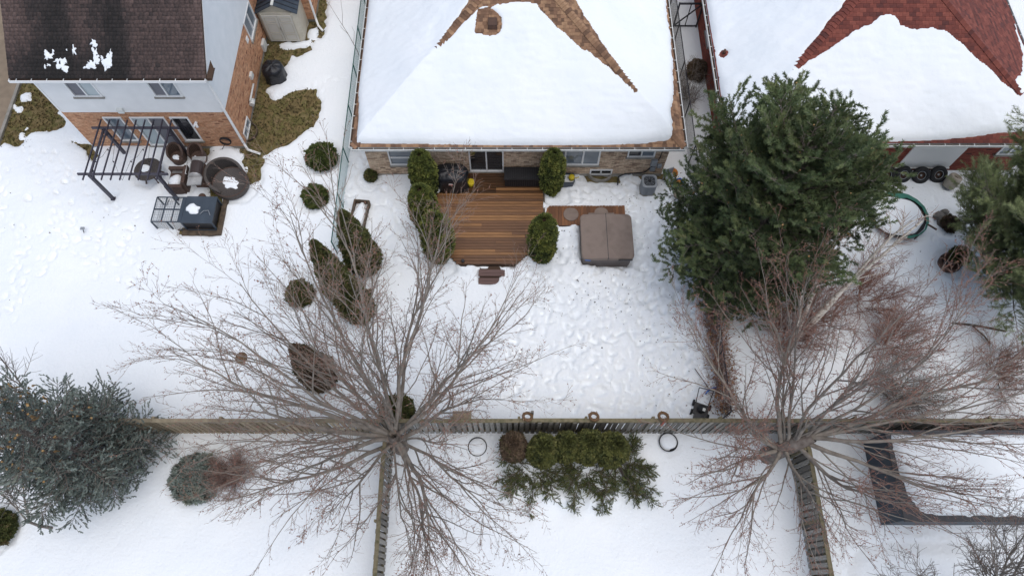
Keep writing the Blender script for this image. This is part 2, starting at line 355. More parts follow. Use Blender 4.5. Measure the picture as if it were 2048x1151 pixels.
H = snow_h(gx, gy)
def stamp(cx, cy, ang, l=.17, w=.085, d=.07, rim=.015):
    x0 = np.searchsorted(XS, cx - .4); x1 = np.searchsorted(XS, cx + .4); y0 = np.searchsorted(YS, cy - .4); y1 = np.searchsorted(YS, cy + .4)
    if x1 <= x0 or y1 <= y0: return
    X = gx[y0:y1, x0:x1] - cx; Y = gy[y0:y1, x0:x1] - cy; a = X * math.cos(ang) + Y * math.sin(ang); b = -X * math.sin(ang) + Y * math.cos(ang)
    q = np.sqrt((a / l) ** 2 + (b / w) ** 2); g = H[y0:y1, x0:x1]
    H[y0:y1, x0:x1] = np.where(g > .03, np.maximum(g - d * smooth01((1.35 - q) / .6) + rim * np.exp(-((q - 1.6) / .35) ** 2), .02), g)
def trail(pix, step=.36, side=.12, l=.16, w=.075, d=.06, jit=.09):
    pts = [np.array(P(a, b)[:2]) for a, b in pix]; k = 0
    for a, b in zip(pts[:-1], pts[1:]):
        if RNG.random() < .12: continue
        L = np.linalg.norm(b - a); u = (b - a) / max(L, 1e-6); n = np.array([-u[1], u[0]]); t = 0
        while t < L:
            q = a + u * t + n * side * (1 if k % 2 else -1) + RNG.normal(0, jit, 2)
            stamp(q[0], q[1], math.atan2(u[1], u[0]) + RNG.normal(0, .2), l, w, d * RNG.uniform(.6, 1.2)); t += step; k += 1
trail([(30, 640), (60, 560), (120, 500), (190, 470), (290, 440)]); trail([(210, 470), (205, 560)]); trail([(260, 470), (285, 560), (250, 600)])
trail([(60, 300), (90, 360), (130, 430), (200, 480)]); trail([(20, 330), (10, 420), (50, 480), (40, 620)]); trail([(150, 460), (90, 470), (20, 540)])
trail([(100, 300), (140, 350), (240, 430), (290, 410)]); trail([(110, 440), (180, 520), (270, 530)])
trail([(760, 120), (690, 160), (650, 160), (640, 200)], d=.05); trail([(705, 30), (690, 120), (675, 200), (660, 280)], d=.04, l=.05, w=.04, step=.5, side=.06)
for _ in range(9):
    a = RNG.uniform(1060, 1400); trail([(a, 560), (a + RNG.normal(0, 60), 690), (a + RNG.normal(0, 70), 820)], d=.08)
for _ in range(6):
    trail([(RNG.uniform(1130, 1400), 370), (RNG.uniform(1280, 1420), 480), (RNG.uniform(1200, 1430), 620)], d=.08)
trail([(1500, 800), (1420, 800), (1250, 815), (1100, 810), (950, 780)], d=.08); trail([(1280, 540), (1180, 600), (1100, 640), (1040, 570)], d=.08)
trail([(1690, 1110), (1740, 1075), (1800, 1068), (1990, 1075)], d=.05, l=.07, w=.05, step=.24, side=.07); trail([(1660, 1151), (1700, 1110)], d=.05, l=.07, w=.05, step=.24)
trail([(1740, 620), (1850, 560), (1870, 480), (1860, 400)], d=.06)
trail([(600, 520), (590, 640), (520, 700), (440, 690)], d=.03, l=.05, w=.04, step=.4)
for i, (T, k) in enumerate(((TRAMPLED[0], 620), (TRAMPLED[1], 40), (TRAMPLED[2], 90))):
    T_ = np.array(T); lo, hi = T_.min(0), T_.max(0); q_ = RNG.uniform(lo, hi, (k * 3, 2)); q_ = q_[sdf(q_[:, 0], q_[:, 1], T) < .2][:k]
    for cx, cy in q_:
        sc_ = RNG.uniform(.4, 1.3); stamp(cx, cy, RNG.normal(1.5, .9), .18 * sc_, .09 * sc_ * RNG.uniform(.7, 1.5), RNG.uniform(.02, .13), .022)
nx, ny = len(XS), len(YS)
idx = np.arange(nx * ny).reshape(ny, nx)
F = np.stack([idx[:-1, :-1], idx[:-1, 1:], idx[1:, 1:], idx[1:, :-1]], -1).reshape(-1, 4)
keep = (H.ravel()[F] > -.07).any(1)
snow = np_mesh('snow_cover', np.stack([gx, gy, H], -1).reshape(-1, 3), F[keep], M['snow'], smooth=True); tag(snow, kind='structure')
def ground_at(x, y):
    i = min(max(np.searchsorted(XS, x), 0), nx - 1); j = min(max(np.searchsorted(YS, y), 0), ny - 1); return max(float(H[j, i]), 0.0)
# driveway beside the left house
dw = MB(); dw.prism([(-34, 13), (-23.2, 13), (-23.6, 17.5), (-23.85, 34), (-34, 34)], .0, .05); tag(dw.build('driveway', M['concrete']), kind='structure')
kb = MB(); pts = [(-23.2, 13), (-23.6, 17.5), (-23.85, 34)]
for a, b in zip(pts[:-1], pts[1:]): kb.bar((*a, .06), (*b, .06), .14, .14)
tag(kb.build('kerb', M['foundation']), kind='structure')
# grass blades
n = 34000; gxr = RNG.uniform(-27, -8, n); gyr = RNG.uniform(13.5, 29, n)
ok = np.zeros(n, bool)
for i in range(n):
    ok[i] = H[min(np.searchsorted(YS, gyr[i]), ny - 1), min(np.searchsorted(XS, gxr[i]), nx - 1)] < .015
ok &= ~((gxr > -19.2) & (gxr < -12.3) & (gyr > 18.6)) & ~(gxr < -23.6)
TVb = np.array([(-.02, 0, 0), (.02, 0, 0), (.03, .01, .07), (-.03, -.02, .06), (.0, .03, .09)]); TFb = np.array([(0, 1, 2), (0, 1, 3), (0, 1, 4)])
gp = np.stack([gxr[ok], gyr[ok], np.full(ok.sum(), .0)], -1); dd = np.stack([RNG.normal(0, .5, len(gp)), RNG.normal(0, .5, len(gp)), np.ones(len(gp))], -1)
tt = np.clip(.45 + .35 * fbm(gp[:, 0], gp[:, 1], .9, 3, 60) + RNG.normal(0, .15, len(gp)), 0, 1)
g = scatter('grass_blades', TVb, TFb, gp, dd, RNG.uniform(.7, 1.6, len(gp)), M['blade'], None, tt); tag(g, 'short brown and green winter grass showing where snow melted', 'grass', kind='stuff')

# ================================================================== HOUSES
def wallmap(kind, a, b):
    if kind == 'front': return lambda u, z, d: (a + u, b - d, z)      # plane Y=b, outward -Y
    if kind == 'right': return lambda u, z, d: (a + d, b + u, z)      # plane X=a, outward +X
    return lambda u, z, d: (a - d, b + u, z)                          # outward -X
def wbox(mb, wm, u0, u1, z0, z1, d0, d1):
    return mb.hexa([wm(u0, z0, d0), wm(u1, z0, d0), wm(u1, z0, d1), wm(u0, z0, d1), wm(u0, z1, d0), wm(u1, z1, d0), wm(u1, z1, d1), wm(u0, z1, d1)])
def spans(u0, u1, z, zh, openings):
    segs = [(u0, u1)]
    for (a, b, c, d) in openings:
        if z + zh > c and z < d:
            ns = []
            for s, e in segs:
                if b <= s or a >= e: ns.append((s, e)); continue
                if a > s: ns.append((s, a))
                if b < e: ns.append((b, e))
            segs = ns
    return [(s, e) for s, e in segs if e - s > .01]
def bricks(wm, u0, u1, z0, z1, openings, name='bricks', m='brick_orange', parent=None, bl=.215, bh=.065, jt=.01, dep=.012, row_top=None):
    mb = MB(); z = z0; k = 0
    while z < z1 - .02:
        h = min(bh, z1 - z); off = (k % 2) * (bl + jt) / 2
        hi = u1
        for s, e in spans(u0, hi, z, h, openings):
            u = u0 - off
            while u < e:
                a, b = max(u, s), min(u + bl, e)
                if b - a > .02:
                    d = dep + random.uniform(-.004, .004); wbox(mb, wm, a, b, z, z + h, 0, d)
                u += bl + jt
        z += bh + jt; k += 1
    o = mb.build(name, M[m], parent, world=True, kind='stuff'); return o
def window(wm, u0, u1, z0, z1, parent, mull=(), glass='glass', panes=None, fw=.06, name='window', sill=True, hrail=None, wmat='white'):
    f = MB(); d1 = .05
    wbox(f, wm, u0, u1, z0, z0 + fw, -.02, d1); wbox(f, wm, u0, u1, z1 - fw, z1, -.02, d1)
    wbox(f, wm, u0, u0 + fw, z0 + fw, z1 - fw, -.02, d1); wbox(f, wm, u1 - fw, u1, z0 + fw, z1 - fw, -.02, d1)
    e = [u0 + fw] + [m for m in mull] + [u1 - fw]
    for m_ in mull: wbox(f, wm, m_ - fw / 2, m_ + fw / 2, z0 + fw, z1 - fw, -.02, d1 - .005)
    if hrail: wbox(f, wm, u0 + fw, u1 - fw, hrail - fw / 2, hrail + fw / 2, -.02, d1 - .01)
    w = f.build(name, M[wmat], parent, world=True)
    for i in range(len(e) - 1):
        a = e[i] + (fw / 2 if i else 0); b = e[i + 1] - (fw / 2 if i < len(e) - 2 else 0)
        g_ = MB(); wbox(g_, wm, a, b, z0 + fw, z1 - fw, -.05, -.012 + .006 * i)
        vs = g_.v; mm = M[(panes[i] if panes else glass)]
        gl = MB(); gl.v = [(x - parent.location.x, y - parent.location.y, z) for x, y, z in vs]; gl.f = g_.f; gl.sm = g_.sm
        gl.build('pane', mm, w)
    if sill:
        s_ = MB(); wbox(s_, wm, u0 - .05, u1 + .05, z0 - .07, z0 - .002, -.02, .09)
        s_.v = [(x - parent.location.x, y - parent.location.y, z) for x, y, z in s_.v]; s_.build('sill', M['foundation'], w)
    return w
def gutter(parent, a, b, out, mm='white_old', hang=.62, zt=0):
    """open trough from a to b; out = outward horizontal unit vector"""
    a = Vector(a); b = Vector(b); o = Vector(out); L = (b - a).length; u = (b - a) / L; up = Vector((0, 0, 1))
    t = MB(); c = MB(); hg = MB()
    def bx(mb, s0, s1, o0, o1, z0, z1):
        q = lambda s, oo, z: a + u * s + o * oo + up * z
        mb.hexa([q(s0, o0, z0), q(s1, o0, z0), q(s1, o1, z0), q(s0, o1, z0), q(s0, o0, z1), q(s1, o0, z1), q(s1, o1, z1), q(s0, o1, z1)])
    bx(t, 0, L, .10, .125, -.12, .0); bx(t, 0, L, 0, .10, -.12, -.105); bx(t, 0, .02, 0, .10, -.105, 0); bx(t, L - .02, L, 0, .10, -.105, 0)
    bx(c, .02, L - .02, .0, .10, -.104, -.07)
    s = .3
    while s < L: bx(hg, s - .012, s + .012, -.0, .10, -.015, .004); s += hang * random.uniform(.93, 1.07)
    g_ = t.build('gutter', M[mm], parent, world=True); lx, ly, lz = parent.location
    c.v = [(x - lx, y - ly, z) for x, y, z in c.v]; c.build('gutter_bed', M['brown_dark'], g_)
    hg.v = [(x - lx, y - ly, z) for x, y, z in hg.v]; hg.build('gutter_hanger', M['white_old'], g_, kind='stuff')
    return g_

# ---------------- left two-storey house
HL = thing('two_storey_house', 'two-storey house at left with dark grey shingle roof, white siding and orange brick below', 'house', (-15.7, 18.7, 0))
hx0, hx1, hy = -19.13, -12.2, 18.7
wf = wallmap('front', hx0, hy); wr = wallmap('right', hx1, hy)
fo = [(1.55, 2.35, .62, 2.28), (2.70, 4.20, .28, 2.28), (4.42, 5.22, .62, 2.28)]
core = MB(); core.box(hx0 + .02, hx1 - .02, hy + .02, 26.4, 0.2, 5.05); core.box(hx0 + .02, -9.92, 26.4, 34, .2, 5.05); core.build('wall', M['mortar'], HL, world=True)
fnd = MB(); fnd.box(hx0 - .0, hx1 + .005, hy - .005, 26.4, 0, .2); fnd.box(hx0, -9.9, 26.405, 34, 0, .2); fnd.build('foundation', M['foundation'], HL, world=True)
bricks(wf, 0, 6.93, .2, 2.66, fo, parent=HL)
side_o = [(.15, .95, .05, .5), (7.2, 8.2, 1.6, 2.9)]
bricks(wr, 0, 7.7, .2, 2.66, [(.35, 1.35, .18, .62), (4.9, 6.3, 1.55, 2.68)], parent=HL)
bricks(wallmap('front', -12.2, 26.4), 0, 2.28, .2, 2.66, [], parent=HL); bricks(wallmap('right', -9.92, 26.4), 0, 5, .2, 2.66, [], parent=HL)
def siding(wm, u0, u1, z0, z1, openings, parent, m='siding', ph=.115, umax=None):
    mb = MB(); z = z0
    while z < z1 - .01:
        h = min(ph, z1 - z)
        for s, e in spans(u0, u1 if umax is None else umax(z), z, h, openings):
            mb.hexa([wm(s, z, 0), wm(e, z, 0), wm(e, z, .028), wm(s, z, .028), wm(s, z + h, 0), wm(e, z + h, 0), wm(e, z + h, .012), wm(s, z + h, .012)])
        z += ph
    return mb.build('siding', M[m], parent, world=True, kind='stuff')
upo = [(1.15, 2.32, 3.6, 4.78), (4.48, 5.62, 3.6, 4.78)]
siding(wf, 0, 6.93, 2.66, 5.06, upo, HL)
siding(wr, 0, 7.7, 2.66, 5.06, [], HL, 'siding_blue')
# gable on the right wall
RP = .65
gb = MB(); z = 5.06
while z < 7.6:
    u0 = (z - 5.1) / RP + .0; gb.hexa([wr(max(u0, 0), z, 0), wr(12, z, 0), wr(12, z, .028), wr(max(u0, 0), z, .028), wr(u0 + .18, z + .115, 0), wr(12, z + .115, 0), wr(12, z + .115, .012), wr(u0 + .18, z + .115, .012)]); z += .115
gb.build('gable_siding', M['siding_blue'], HL, world=True, kind='stuff')
tr = MB(); wbox(tr, wf, -.02, .07, 2.66, 5.06, 0, .04); wbox(tr, wf, 6.86, 6.95, 2.66, 5.06, 0, .04); wbox(tr, wf, 0.08, 6.85, 2.62, 2.68, .0, .036); wbox(tr, wr, 0.0, .08, 2.66, 5.06, .001, .04)
tr.build('trim', M['white'], HL, world=True)
window(wf, *upo[0], HL, mull=(1.72,), panes=['insect_screen', 'glass_pale']); window(wf, *upo[1], HL, mull=(5.02,), panes=['insect_screen', 'glass'])
window(wf, *fo[0], HL, panes=['glass']); d = window(wf, *fo[1], HL, mull=(3.45,), panes=['glass_pale', 'insect_screen'], name='patio_door'); window(wf, *fo[2], HL, panes=['glass_dark'])
window(wr, 4.9, 6.3, 1.55, 2.68, HL, mull=(5.6,)); window(wr, .35, 1.35, .12, .62, HL, mull=(.85,), name='basement_window', sill=False)
ww = MB(); ww.shell((hx1 - .12, hy + .85), .5, .53, -1.57, 1.57, .0, .16, 14); ww.build('window_well', M['old_wood'], HL, world=True)
ds = MB(); ds.tube([(-12.15, 18.45, 5.0), (-12.1, 18.58, 4.7), (-12.1, 18.58, .5), (-12.0, 18.45, .25), (-11.45, 18.30, .14)], .055, 6, False); ds.build('downspout', M['white'], HL, world=True)
ds = MB(); ds.tube([(-9.8, 26.25, 5.0), (-9.8, 26.25, .4), (-9.7, 26.0, .15), (-9.45, 25.7, .12)], .055, 6, False); ds.build('downspout', M['white'], HL, world=True)
lp = MB(); lp.cyl((-13.68, 18.68, 1.95), (-13.68, 18.6, 1.96), .06, .06, 12); lp.cyl((-13.68, 18.6, 1.93), (-13.64, 18.5, 1.8), .04, .06, 10); lp.cyl((-13.73, 18.6, 1.95), (-13.77, 18.5, 1.85), .03, .05, 10); lp.build('wall_lamp', M['white'], HL, world=True)
vt = MB(); wbox(vt, wf, 2.5, 2.75, 2.66, 2.9, .0, .14); vt.build('dryer_vent', M['white_old'], HL, world=True)
mt = MB(); wbox(mt, wr, 3.2, 3.5, .9, 1.15, .01, .12); mt.cyl(wr(2.1, .75, .1), wr(3.1, .75, .1), .045, n=8); mt.cyl(wr(2.0, .6, .14), wr(2.3, .6, .14), .12, n=12); mt.build('gas_meter', M['white_old'], HL, world=True)
ub = MB(); wbox(ub, wr, 5.6, 6.05, .15, .6, .01, .13); ub.build('utility_box', M['white_old'], HL, world=True)
vb = MB(); wbox(vb, wr, 4.45, 4.7, 1.9, 2.15, .012, .05); vb.build('wall_vent', M['white'], HL, world=True)
# roof
rx0, rx1, ry, rz = -19.56, -11.9, 18.3, 5.1
ridge = 22.4; zr = rz + (ridge - ry) * RP
rf = MB()
rf.hexa([(rx0, ry, rz - .12), (rx1, ry, rz - .12), (rx1, ridge, zr - .12), (rx0, ridge, zr - .12), (rx0, ry, rz), (rx1, ry, rz), (rx1, ridge, zr), (rx0, ridge, zr)])
rf.hexa([(rx0, ridge + .002, zr - .12), (rx1, ridge + .002, zr - .12), (rx1, 2 * ridge - ry + 6, rz - .12), (rx0, 2 * ridge - ry + 6, rz - .12), (rx0, ridge + .002, zr), (rx1, ridge + .002, zr), (rx1, 2 * ridge - ry + 6, rz), (rx0, 2 * ridge - ry + 6, rz)])
roofL = rf.build('roof', M['brown_dark'], HL, world=True)
sof = MB(); sof.box(rx0 + .05, rx1 - .05, ry + .1, hy - .03, rz - .24, rz - .125); sof.build('soffit', M['white'], HL, world=True)
# shingles with dark streaks running down the slope
def shingle(mb, q, x0, x1, s0, s1, th, lift, jit=0):
    """q(x, s, n) -> point; s upslope, n normal"""
    a = [q(x0, s0, 0), q(x1, s0, 0), q(x1, s1, 0), q(x0, s1, 0), q(x0, s0, th + lift), q(x1, s0, th + lift), q(x1, s1, lift * .3 + .002), q(x0, s1, lift * .3 + .002)]
    mb.add(a, [(4, 5, 6, 7), (0, 1, 5, 4), (1, 2, 6, 5), (3, 0, 4, 7)])
cs, sn = 1 / math.hypot(1, RP), RP / math.hypot(1, RP)
def mkq(x0_, y0_, z0_, c_, s_): return lambda x, s, n: (x0_ + x, y0_ + s * c_ - n * s_, z0_ + s * s_ + n * c_)
q = mkq(rx0, ry, rz, cs, sn)
W_ = rx1 - rx0; e = .145; V = []; Ft = []; tint = []; k = 0; s = 0.0
while s < 4.9:
    x = -random.uniform(0, .16)
    while x < W_:
        w = random.choice([.12, .15, .15, .18, .21]); a, b = max(x, 0), min(x + w - .004, W_)
        if b - a > .02:
            th = random.choice([.008, .013, .018]); b0 = len(V)
            V += [q(a, s, 0), q(b, s, 0), q(b, s + e + .02, 0), q(a, s + e + .02, 0), q(a, s, th + .008), q(b, s, th + .008), q(b, s + e + .02, .004), q(a, s + e + .02, .004)]
            Ft += [(b0 + 4, b0 + 5, b0 + 6, b0 + 7), (b0, b0 + 1, b0 + 5, b0 + 4), (b0 + 1, b0 + 2, b0 + 6, b0 + 5), (b0 + 3, b0, b0 + 4, b0 + 7)]
            cx = (a + b) / 2
            streak = .5 + .75 * float(vnoise(np.array(cx), np.array(s * .10), .75, 71)) + .3 * float(vnoise(np.array(cx), np.array(s * .2), .3, 72))
            edge = smooth01((cx - .0) / 1.2) * smooth01((W_ - cx) / 1.5)
            low = smooth01((1.7 - s) / 1.4) * .5 * float(smooth01((5.2 - cx) / 2))
            t = 1.0 - .78 * float(edge) * (0.35 + .75 * float(np.clip(streak, 0, 1))) - low + random.gauss(0, .10)
            tint += [min(max(t * .8, 0), 1)] * 8
        x += w
    s += e; k += 1
mat('shingle_streaked', [(.020, .017, .016), (.040, .031, .029), (.092, .062, .055), (.155, .105, .092)], .95, mode='tint', scale=14, rand=.3)
sh = np_mesh('shingles', np.array(V) - np.array(HL.location)[None], np.array(Ft), M['shingle_streaked'], HL, (0, 0, 0), np.array(tint)); sh['kind'] = 'stuff'
gutter(HL, (rx0, ry, rz + .01), (rx1 - .02, ry, rz + .01), (0, -1, 0), 'white')
er = MB(); er.hexa([(-11.88, 18.3, 4.98), (-11.70, 18.3, 4.98), (-11.70, 18.95, 4.98), (-11.88, 18.95, 4.98), (-11.88, 18.32, 5.12), (-11.70, 18.35, 5.06), (-11.70, 18.85, 5.06), (-11.88, 19.2, 5.14)]); er.build('eave_return', M['brown_dark'], HL, world=True)
rk = MB()
rk.bar((rx1 - .03, ry - .01, rz - .14), (rx1 - .03, ridge, zr - .14), .05, .16); rk.build('fascia', M['white'], HL, world=True)

# ---------------- hip roofs
class Hip:
    def __init__(s, x0, x1, y0, z0, sl, top=False): s.x0, s.x1, s.y0, s.z0, s.sl = x0, x1, y0, z0, sl
    def z(s, x, y): return s.z0 + s.sl * np.minimum(np.minimum(x - s.x0, s.x1 - x), y - s.y0)
    def zs(s, x, y, k=.35):
        def smin(a, b): h = np.clip(.5 + .5 * (b - a) / k, 0, 1); return b * (1 - h) + a * h - k * h * (1 - h)
        return s.z0 + s.sl * smin(smin(x - s.x0, s.x1 - x), y - s.y0)
    def hit(s, px, py, lift=0.0):
        r = ray(px, py); best = None
        for n, c in (((0, -s.sl, 1), s.z0 - s.sl * s.y0), ((-s.sl, 0, 1), s.z0 - s.sl * s.x0), ((s.sl, 0, 1), s.z0 + s.sl * s.x1)):
            n = np.array(n); t = (c + lift - n[2] * CAM_H) / (n @ r); p = np.array([0, 0, CAM_H]) + r * t
            e = abs(p[2] - lift - s.z(p[0], p[1]))
            if best is None or e < best[0]: best = (e, p)
        return tuple(best[1][:2])
def hip_shingles(hip, face, mask, name, m, parent, exposure=.14, wid=(.15, .32), th=(.008, .018), individual=0, slot=None):
    """rows of shingles on one face wherever mask(x,y) is True"""
    L = hip.x1 - hip.x0; c_ = 1 / math.hypot(1, hip.sl); s_ = hip.sl * c_
    if face == 'front': q = lambda x, s, n: (hip.x0 + x, hip.y0 + s * c_ - n * s_, hip.z0 + s * s_ + n * c_)
    elif face == 'right': q = lambda x, s, n: (hip.x1 - s * c_ + n * s_, hip.y0 + x, hip.z0 + s * s_ + n * c_)
    else: q = lambda x, s, n: (hip.x0 + s * c_ - n * s_, hip.y0 + x, hip.z0 + s * s_ + n * c_)
    lim = L if face == 'front' else 13.0; V = []; pieces = []; k = 0; s = 0.0; A = []
    while s * c_ < L / 2 + .2:
        x = -random.uniform(0, .3) if not slot else -(k % 2) * wid[0] / 2
        while x < lim:
            w = random.choice(wid) if len(wid) > 1 else wid[0]; a, b = x, x + w - (.004 if not slot else .008)
            lo = s * c_ + exposure * c_ * .5; hi = lim - lo if face == 'front' else lim
            a = max(a, lo); b = min(b, hi)
            if b - a > .03: A.append((a, b, s, random.uniform(*th)))
            x += w
        s += exposure; k += 1
    A = np.array(A); cx = (A[:, 0] + A[:, 1]) / 2; sc = A[:, 2] + exposure / 2
    if face == 'front': wx, wy = hip.x0 + cx, hip.y0 + sc * c_
    elif face == 'right': wx, wy = hip.x1 - sc * c_, hip.y0 + cx
    else: wx, wy = hip.x0 + sc * c_, hip.y0 + cx
    A = A[mask(wx, wy)]
    mb = MB(); lx, ly, lz = parent.location
    if individual:
        base = MB(); w0 = wid[0] - .008; base.add([(0, 0, 0), (w0, 0, 0), (w0, (exposure + .02) * c_, (exposure + .02) * s_), (0, (exposure + .02) * c_, (exposure + .02) * s_),
                      (0, -.016 * s_, .016 * c_), (w0, -.016 * s_, .016 * c_), (w0, (exposure + .02) * c_, (exposure + .02) * s_ + .003), (0, (exposure + .02) * c_, (exposure + .02) * s_ + .003)], [(4, 5, 6, 7), (0, 1, 5, 4), (1, 2, 6, 5), (3, 0, 4, 7)])
        o0 = None
    cnt = 0
    for a, b, s, t in A:
        if individual and cnt < individual and abs((b - a) - w0) < .01:
            p = q(a, s, .001)
            if o0 is None: o0 = base.build('shingle', M[m], parent, (p[0] - lx, p[1] - ly, p[2] - lz)); me0 = o0.data
            else: link('shingle', me0, None, parent, (p[0] - lx, p[1] - ly, p[2] - lz))
            cnt += 1
        else: shingle(mb, q, a, b, s, s + exposure + .02, t, .004)
    if mb.v: return mb.build(name, M[m], parent, world=True, kind='stuff')
def hip_caps(hip, side, t0, t1, m, parent, w=.17, exposure=.16):
    """caps along a hip line, from t0 to t1 measured in plan"""
    sg = 1 if side == 'left' else -1; cx = hip.x0 if side == 'left' else hip.x1
    a = Vector((sg, 1, hip.sl)).normalized(); nf = Vector((0, -hip.sl, 1)).normalized(); ns = Vector((-sg * hip.sl, 0, 1)).normalized()
    w1 = nf.cross(a) * (w * sg); w2 = ns.cross(a) * (-w * sg)
    if w1.y > 0: w1 = -w1
    if w2.x * sg > 0: w2 = -w2
    L = exposure + .03; up = (nf + ns).normalized()
    mb = MB(); o = Vector((0, 0, 0))
    P0 = [w1 + nf * .048, o + up * .062, w2 + ns * .048]; P1 = [w1 + a * L + nf * .024, a * L + up * .030, w2 + a * L + ns * .024]
    B0 = [w1, o, w2]
    mb.add(P0 + P1 + B0, [(0, 1, 4, 3), (1, 2, 5, 4), (6, 7, 1, 0), (7, 8, 2, 1), (0, 3, 6), (2, 8, 5)])
    me = None; t = t0; lx, ly, lz = parent.location
    st = exposure * a.y
    while t < t1:
        p = (cx + sg * t - lx, hip.y0 + t - ly, hip.z0 + hip.sl * t - lz)
        if me is None: me = mb.build('hip_shingle', M[m], parent, p).data
        else: link('hip_shingle', me, None, parent, p)
        t += st
def roof_snow(name, label, hip, T, pxbare, edge, y1, res=.05, lump=.014):
    xs = np.arange(hip.x0, hip.x1 + res, res); ys = np.arange(hip.y0, y1, res); X, Y = np.meshgrid(xs, ys)
    se = -sdf(X, Y, edge); sb_ = np.full(X.shape, 9.0)
    for B in pxbare: sb_ = np.minimum(sb_, sdf(X, Y, B))
    nf = np.clip((Y - hip.y0) / .8, .18, 1) * np.clip((X - hip.x0) / .8, .18, 1); nn = nf * (.035 * vnoise(X, Y, .22, 51) + .05 * vnoise(X, Y, .7, 52) + .02 * vnoise(X, Y, .1, 53))
    se = se + nn; sb_ = sb_ + nn; s = np.minimum(se, sb_)
    t = T * (1 - np.exp(-np.maximum(se, 0) / .10)) * (1 - np.exp(-np.maximum(sb_, 0) / .07)) * (.28 + .72 * smooth01(sb_ / 1.6)) * (1 + .10 * vnoise(X, Y, 2.0, 54)) + np.where(s > 0, lump * (fbm(X, Y, .5, 3, 55) + .9 * vnoise(X * .35, Y, .16, 58)) * np.clip(s * 3, 0, 1), 0)
    blend = np.clip(s / .3, 0, 1)
    Z = hip.z(X, Y) * (1 - blend) + np.minimum(hip.zs(X, Y) + .06, hip.z(X, Y)) * blend + .012 + np.where(s > 0, t, -.03 + np.maximum(s, -.3) * .5)
    n1, n2 = X.shape; idx = np.arange(n1 * n2).reshape(n1, n2)
    F = np.stack([idx[:-1, :-1], idx[:-1, 1:], idx[1:, 1:], idx[1:, :-1]], -1).reshape(-1, 4)
    F = F[(s.ravel()[F] > 0).any(1)]
    o = np_mesh(name, np.stack([X, Y, Z], -1).reshape(-1, 3), F, M['roof_snow'], smooth=True)
    return tag(o, label, 'snow', kind='stuff')
def hip_body(hip, y1, parent, m):
    h = (hip.x1 - hip.x0) / 2; ax = hip.x0 + h; ay = hip.y0 + h; az = hip.z0 + hip.sl * h
    mb = MB(); mb.add([(hip.x0, hip.y0, hip.z0), (hip.x1, hip.y0, hip.z0), (ax, ay, az), (ax, y1 - h, az), (hip.x0, y1, hip.z0), (hip.x1, y1, hip.z0)],
                      [(0, 1, 2), (0, 2, 3, 4), (1, 5, 3, 2), (4, 3, 5)])
    r = mb.build('roof', M[m], parent, world=True)
    s = MB(); s.box(hip.x0 + .02, hip.x1 - .02, hip.y0 + .02, y1 - .02, hip.z0 - .15, hip.z0 - .01); s.build('soffit', M['white_old'], parent, world=True); return r

# ---------------- main bungalow
HM = thing('bungalow', 'tan brick bungalow in the centre with snow over its brown shingle hip roof', 'house', (0.2, 17.2, 0))
hm = Hip(-6.6, 7.12, 16.8, 2.72, .5375)
mx0, mx1, my = -6.26, 6.68, 17.2
core = MB(); core.box(mx0 + .02, mx1 - .02, my + .02, 33.6, .22, 2.6); core.build('wall', M['mortar_tan'], HM, world=True)
fnd = MB(); fnd.box(mx0 - .0, mx1 + .0, my - .01, 33.6, 0, .22); fnd.build('foundation', M['foundation'], HM, world=True)
wm_ = wallmap('front', mx0, my)
mo = [(.95, 2.75, .9, 2.35), (4.40, 5.90, .42, 2.45), (7.75, 10.05, .9, 2.35), (11.2, 12.38, 1.5, 2.35), (9.72, 10.72, .2, .52), (2.15, 2.65, .2, .5)]
bricks(wm_, 0, 12.94, .22, 2.6, mo, m='brick_tan', parent=HM, bh=.06, jt=.011)
bricks(wallmap('left', mx0, my), 0, 5, .22, 2.6, [], m='brick_tan', parent=HM); bricks(wallmap('right', mx1, my), 0, 10, .22, 2.6, [], m='brick_tan', parent=HM)
window(wm_, *mo[0], HM, panes=['glass'], hrail=1.45); window(wm_, *mo[1], HM, mull=(5.15,), panes=['glass_dark', 'glass_dark'], name='patio_door')
window(wm_, *mo[2], HM, mull=(8.55, 9.32), panes=['glass_dark', 'glass', 'glass'], fw=.075); window(wm_, *mo[3], HM, mull=(11.8,), panes=['glass_dark', 'glass'])
window(wm_, 9.72, 10.72, .14, .56, HM, mull=(10.22,), panes=['glass_dark', 'glass_dark'], name='basement_window', sill=False); window(wm_, 2.15, 2.65, .14, .52, HM, glass='glass_dark', name='basement_window', sill=False)
for u in (10.22, 2.4):
    ww = MB(); ww.shell((mx0 + u, my + .28), .60, .63, -2.6, -.54, .0, .24, 16); ww.build('window_well', M['foundation'], HM, world=True)
eb = MB(); wbox(eb, wm_, 12.30, 12.56, .95, 1.35, .01, .14); wbox(eb, wm_, 12.62, 12.8, .78, 1.0, .01, .1); wbox(eb, wm_, 12.34, 12.56, .55, .82, .01, .12); eb.build('meter_box', M['grey_box'], HM, world=True)
cd = MB(); cd.tube([wm_(12.64, 2.6, .04), wm_(12.64, 1.6, .04), wm_(12.6, 1.3, .05)], .022, 6); cd.build('conduit', M['black_plastic'], HM, world=True); cd = MB(); cd.tube([wm_(12.45, .95, .06), wm_(12.2, .45, .06), wm_(12.0, .36, .07), wm_(11.3, .34, .1), wm_(11.0, .25, .2), wm_(10.95, .2, .6)], .03, 6); cd.build('conduit', M['black_plastic'], HM, world=True)
pl = MB(); pl.cyl(wm_(3.85, 2.15, .0), wm_(3.85, 2.1, .14), .06, .08, 10); pl.build('wall_lamp', M['white'], HM, world=True)
hip_body(hm, 33.9, HM, 'brown_dark')
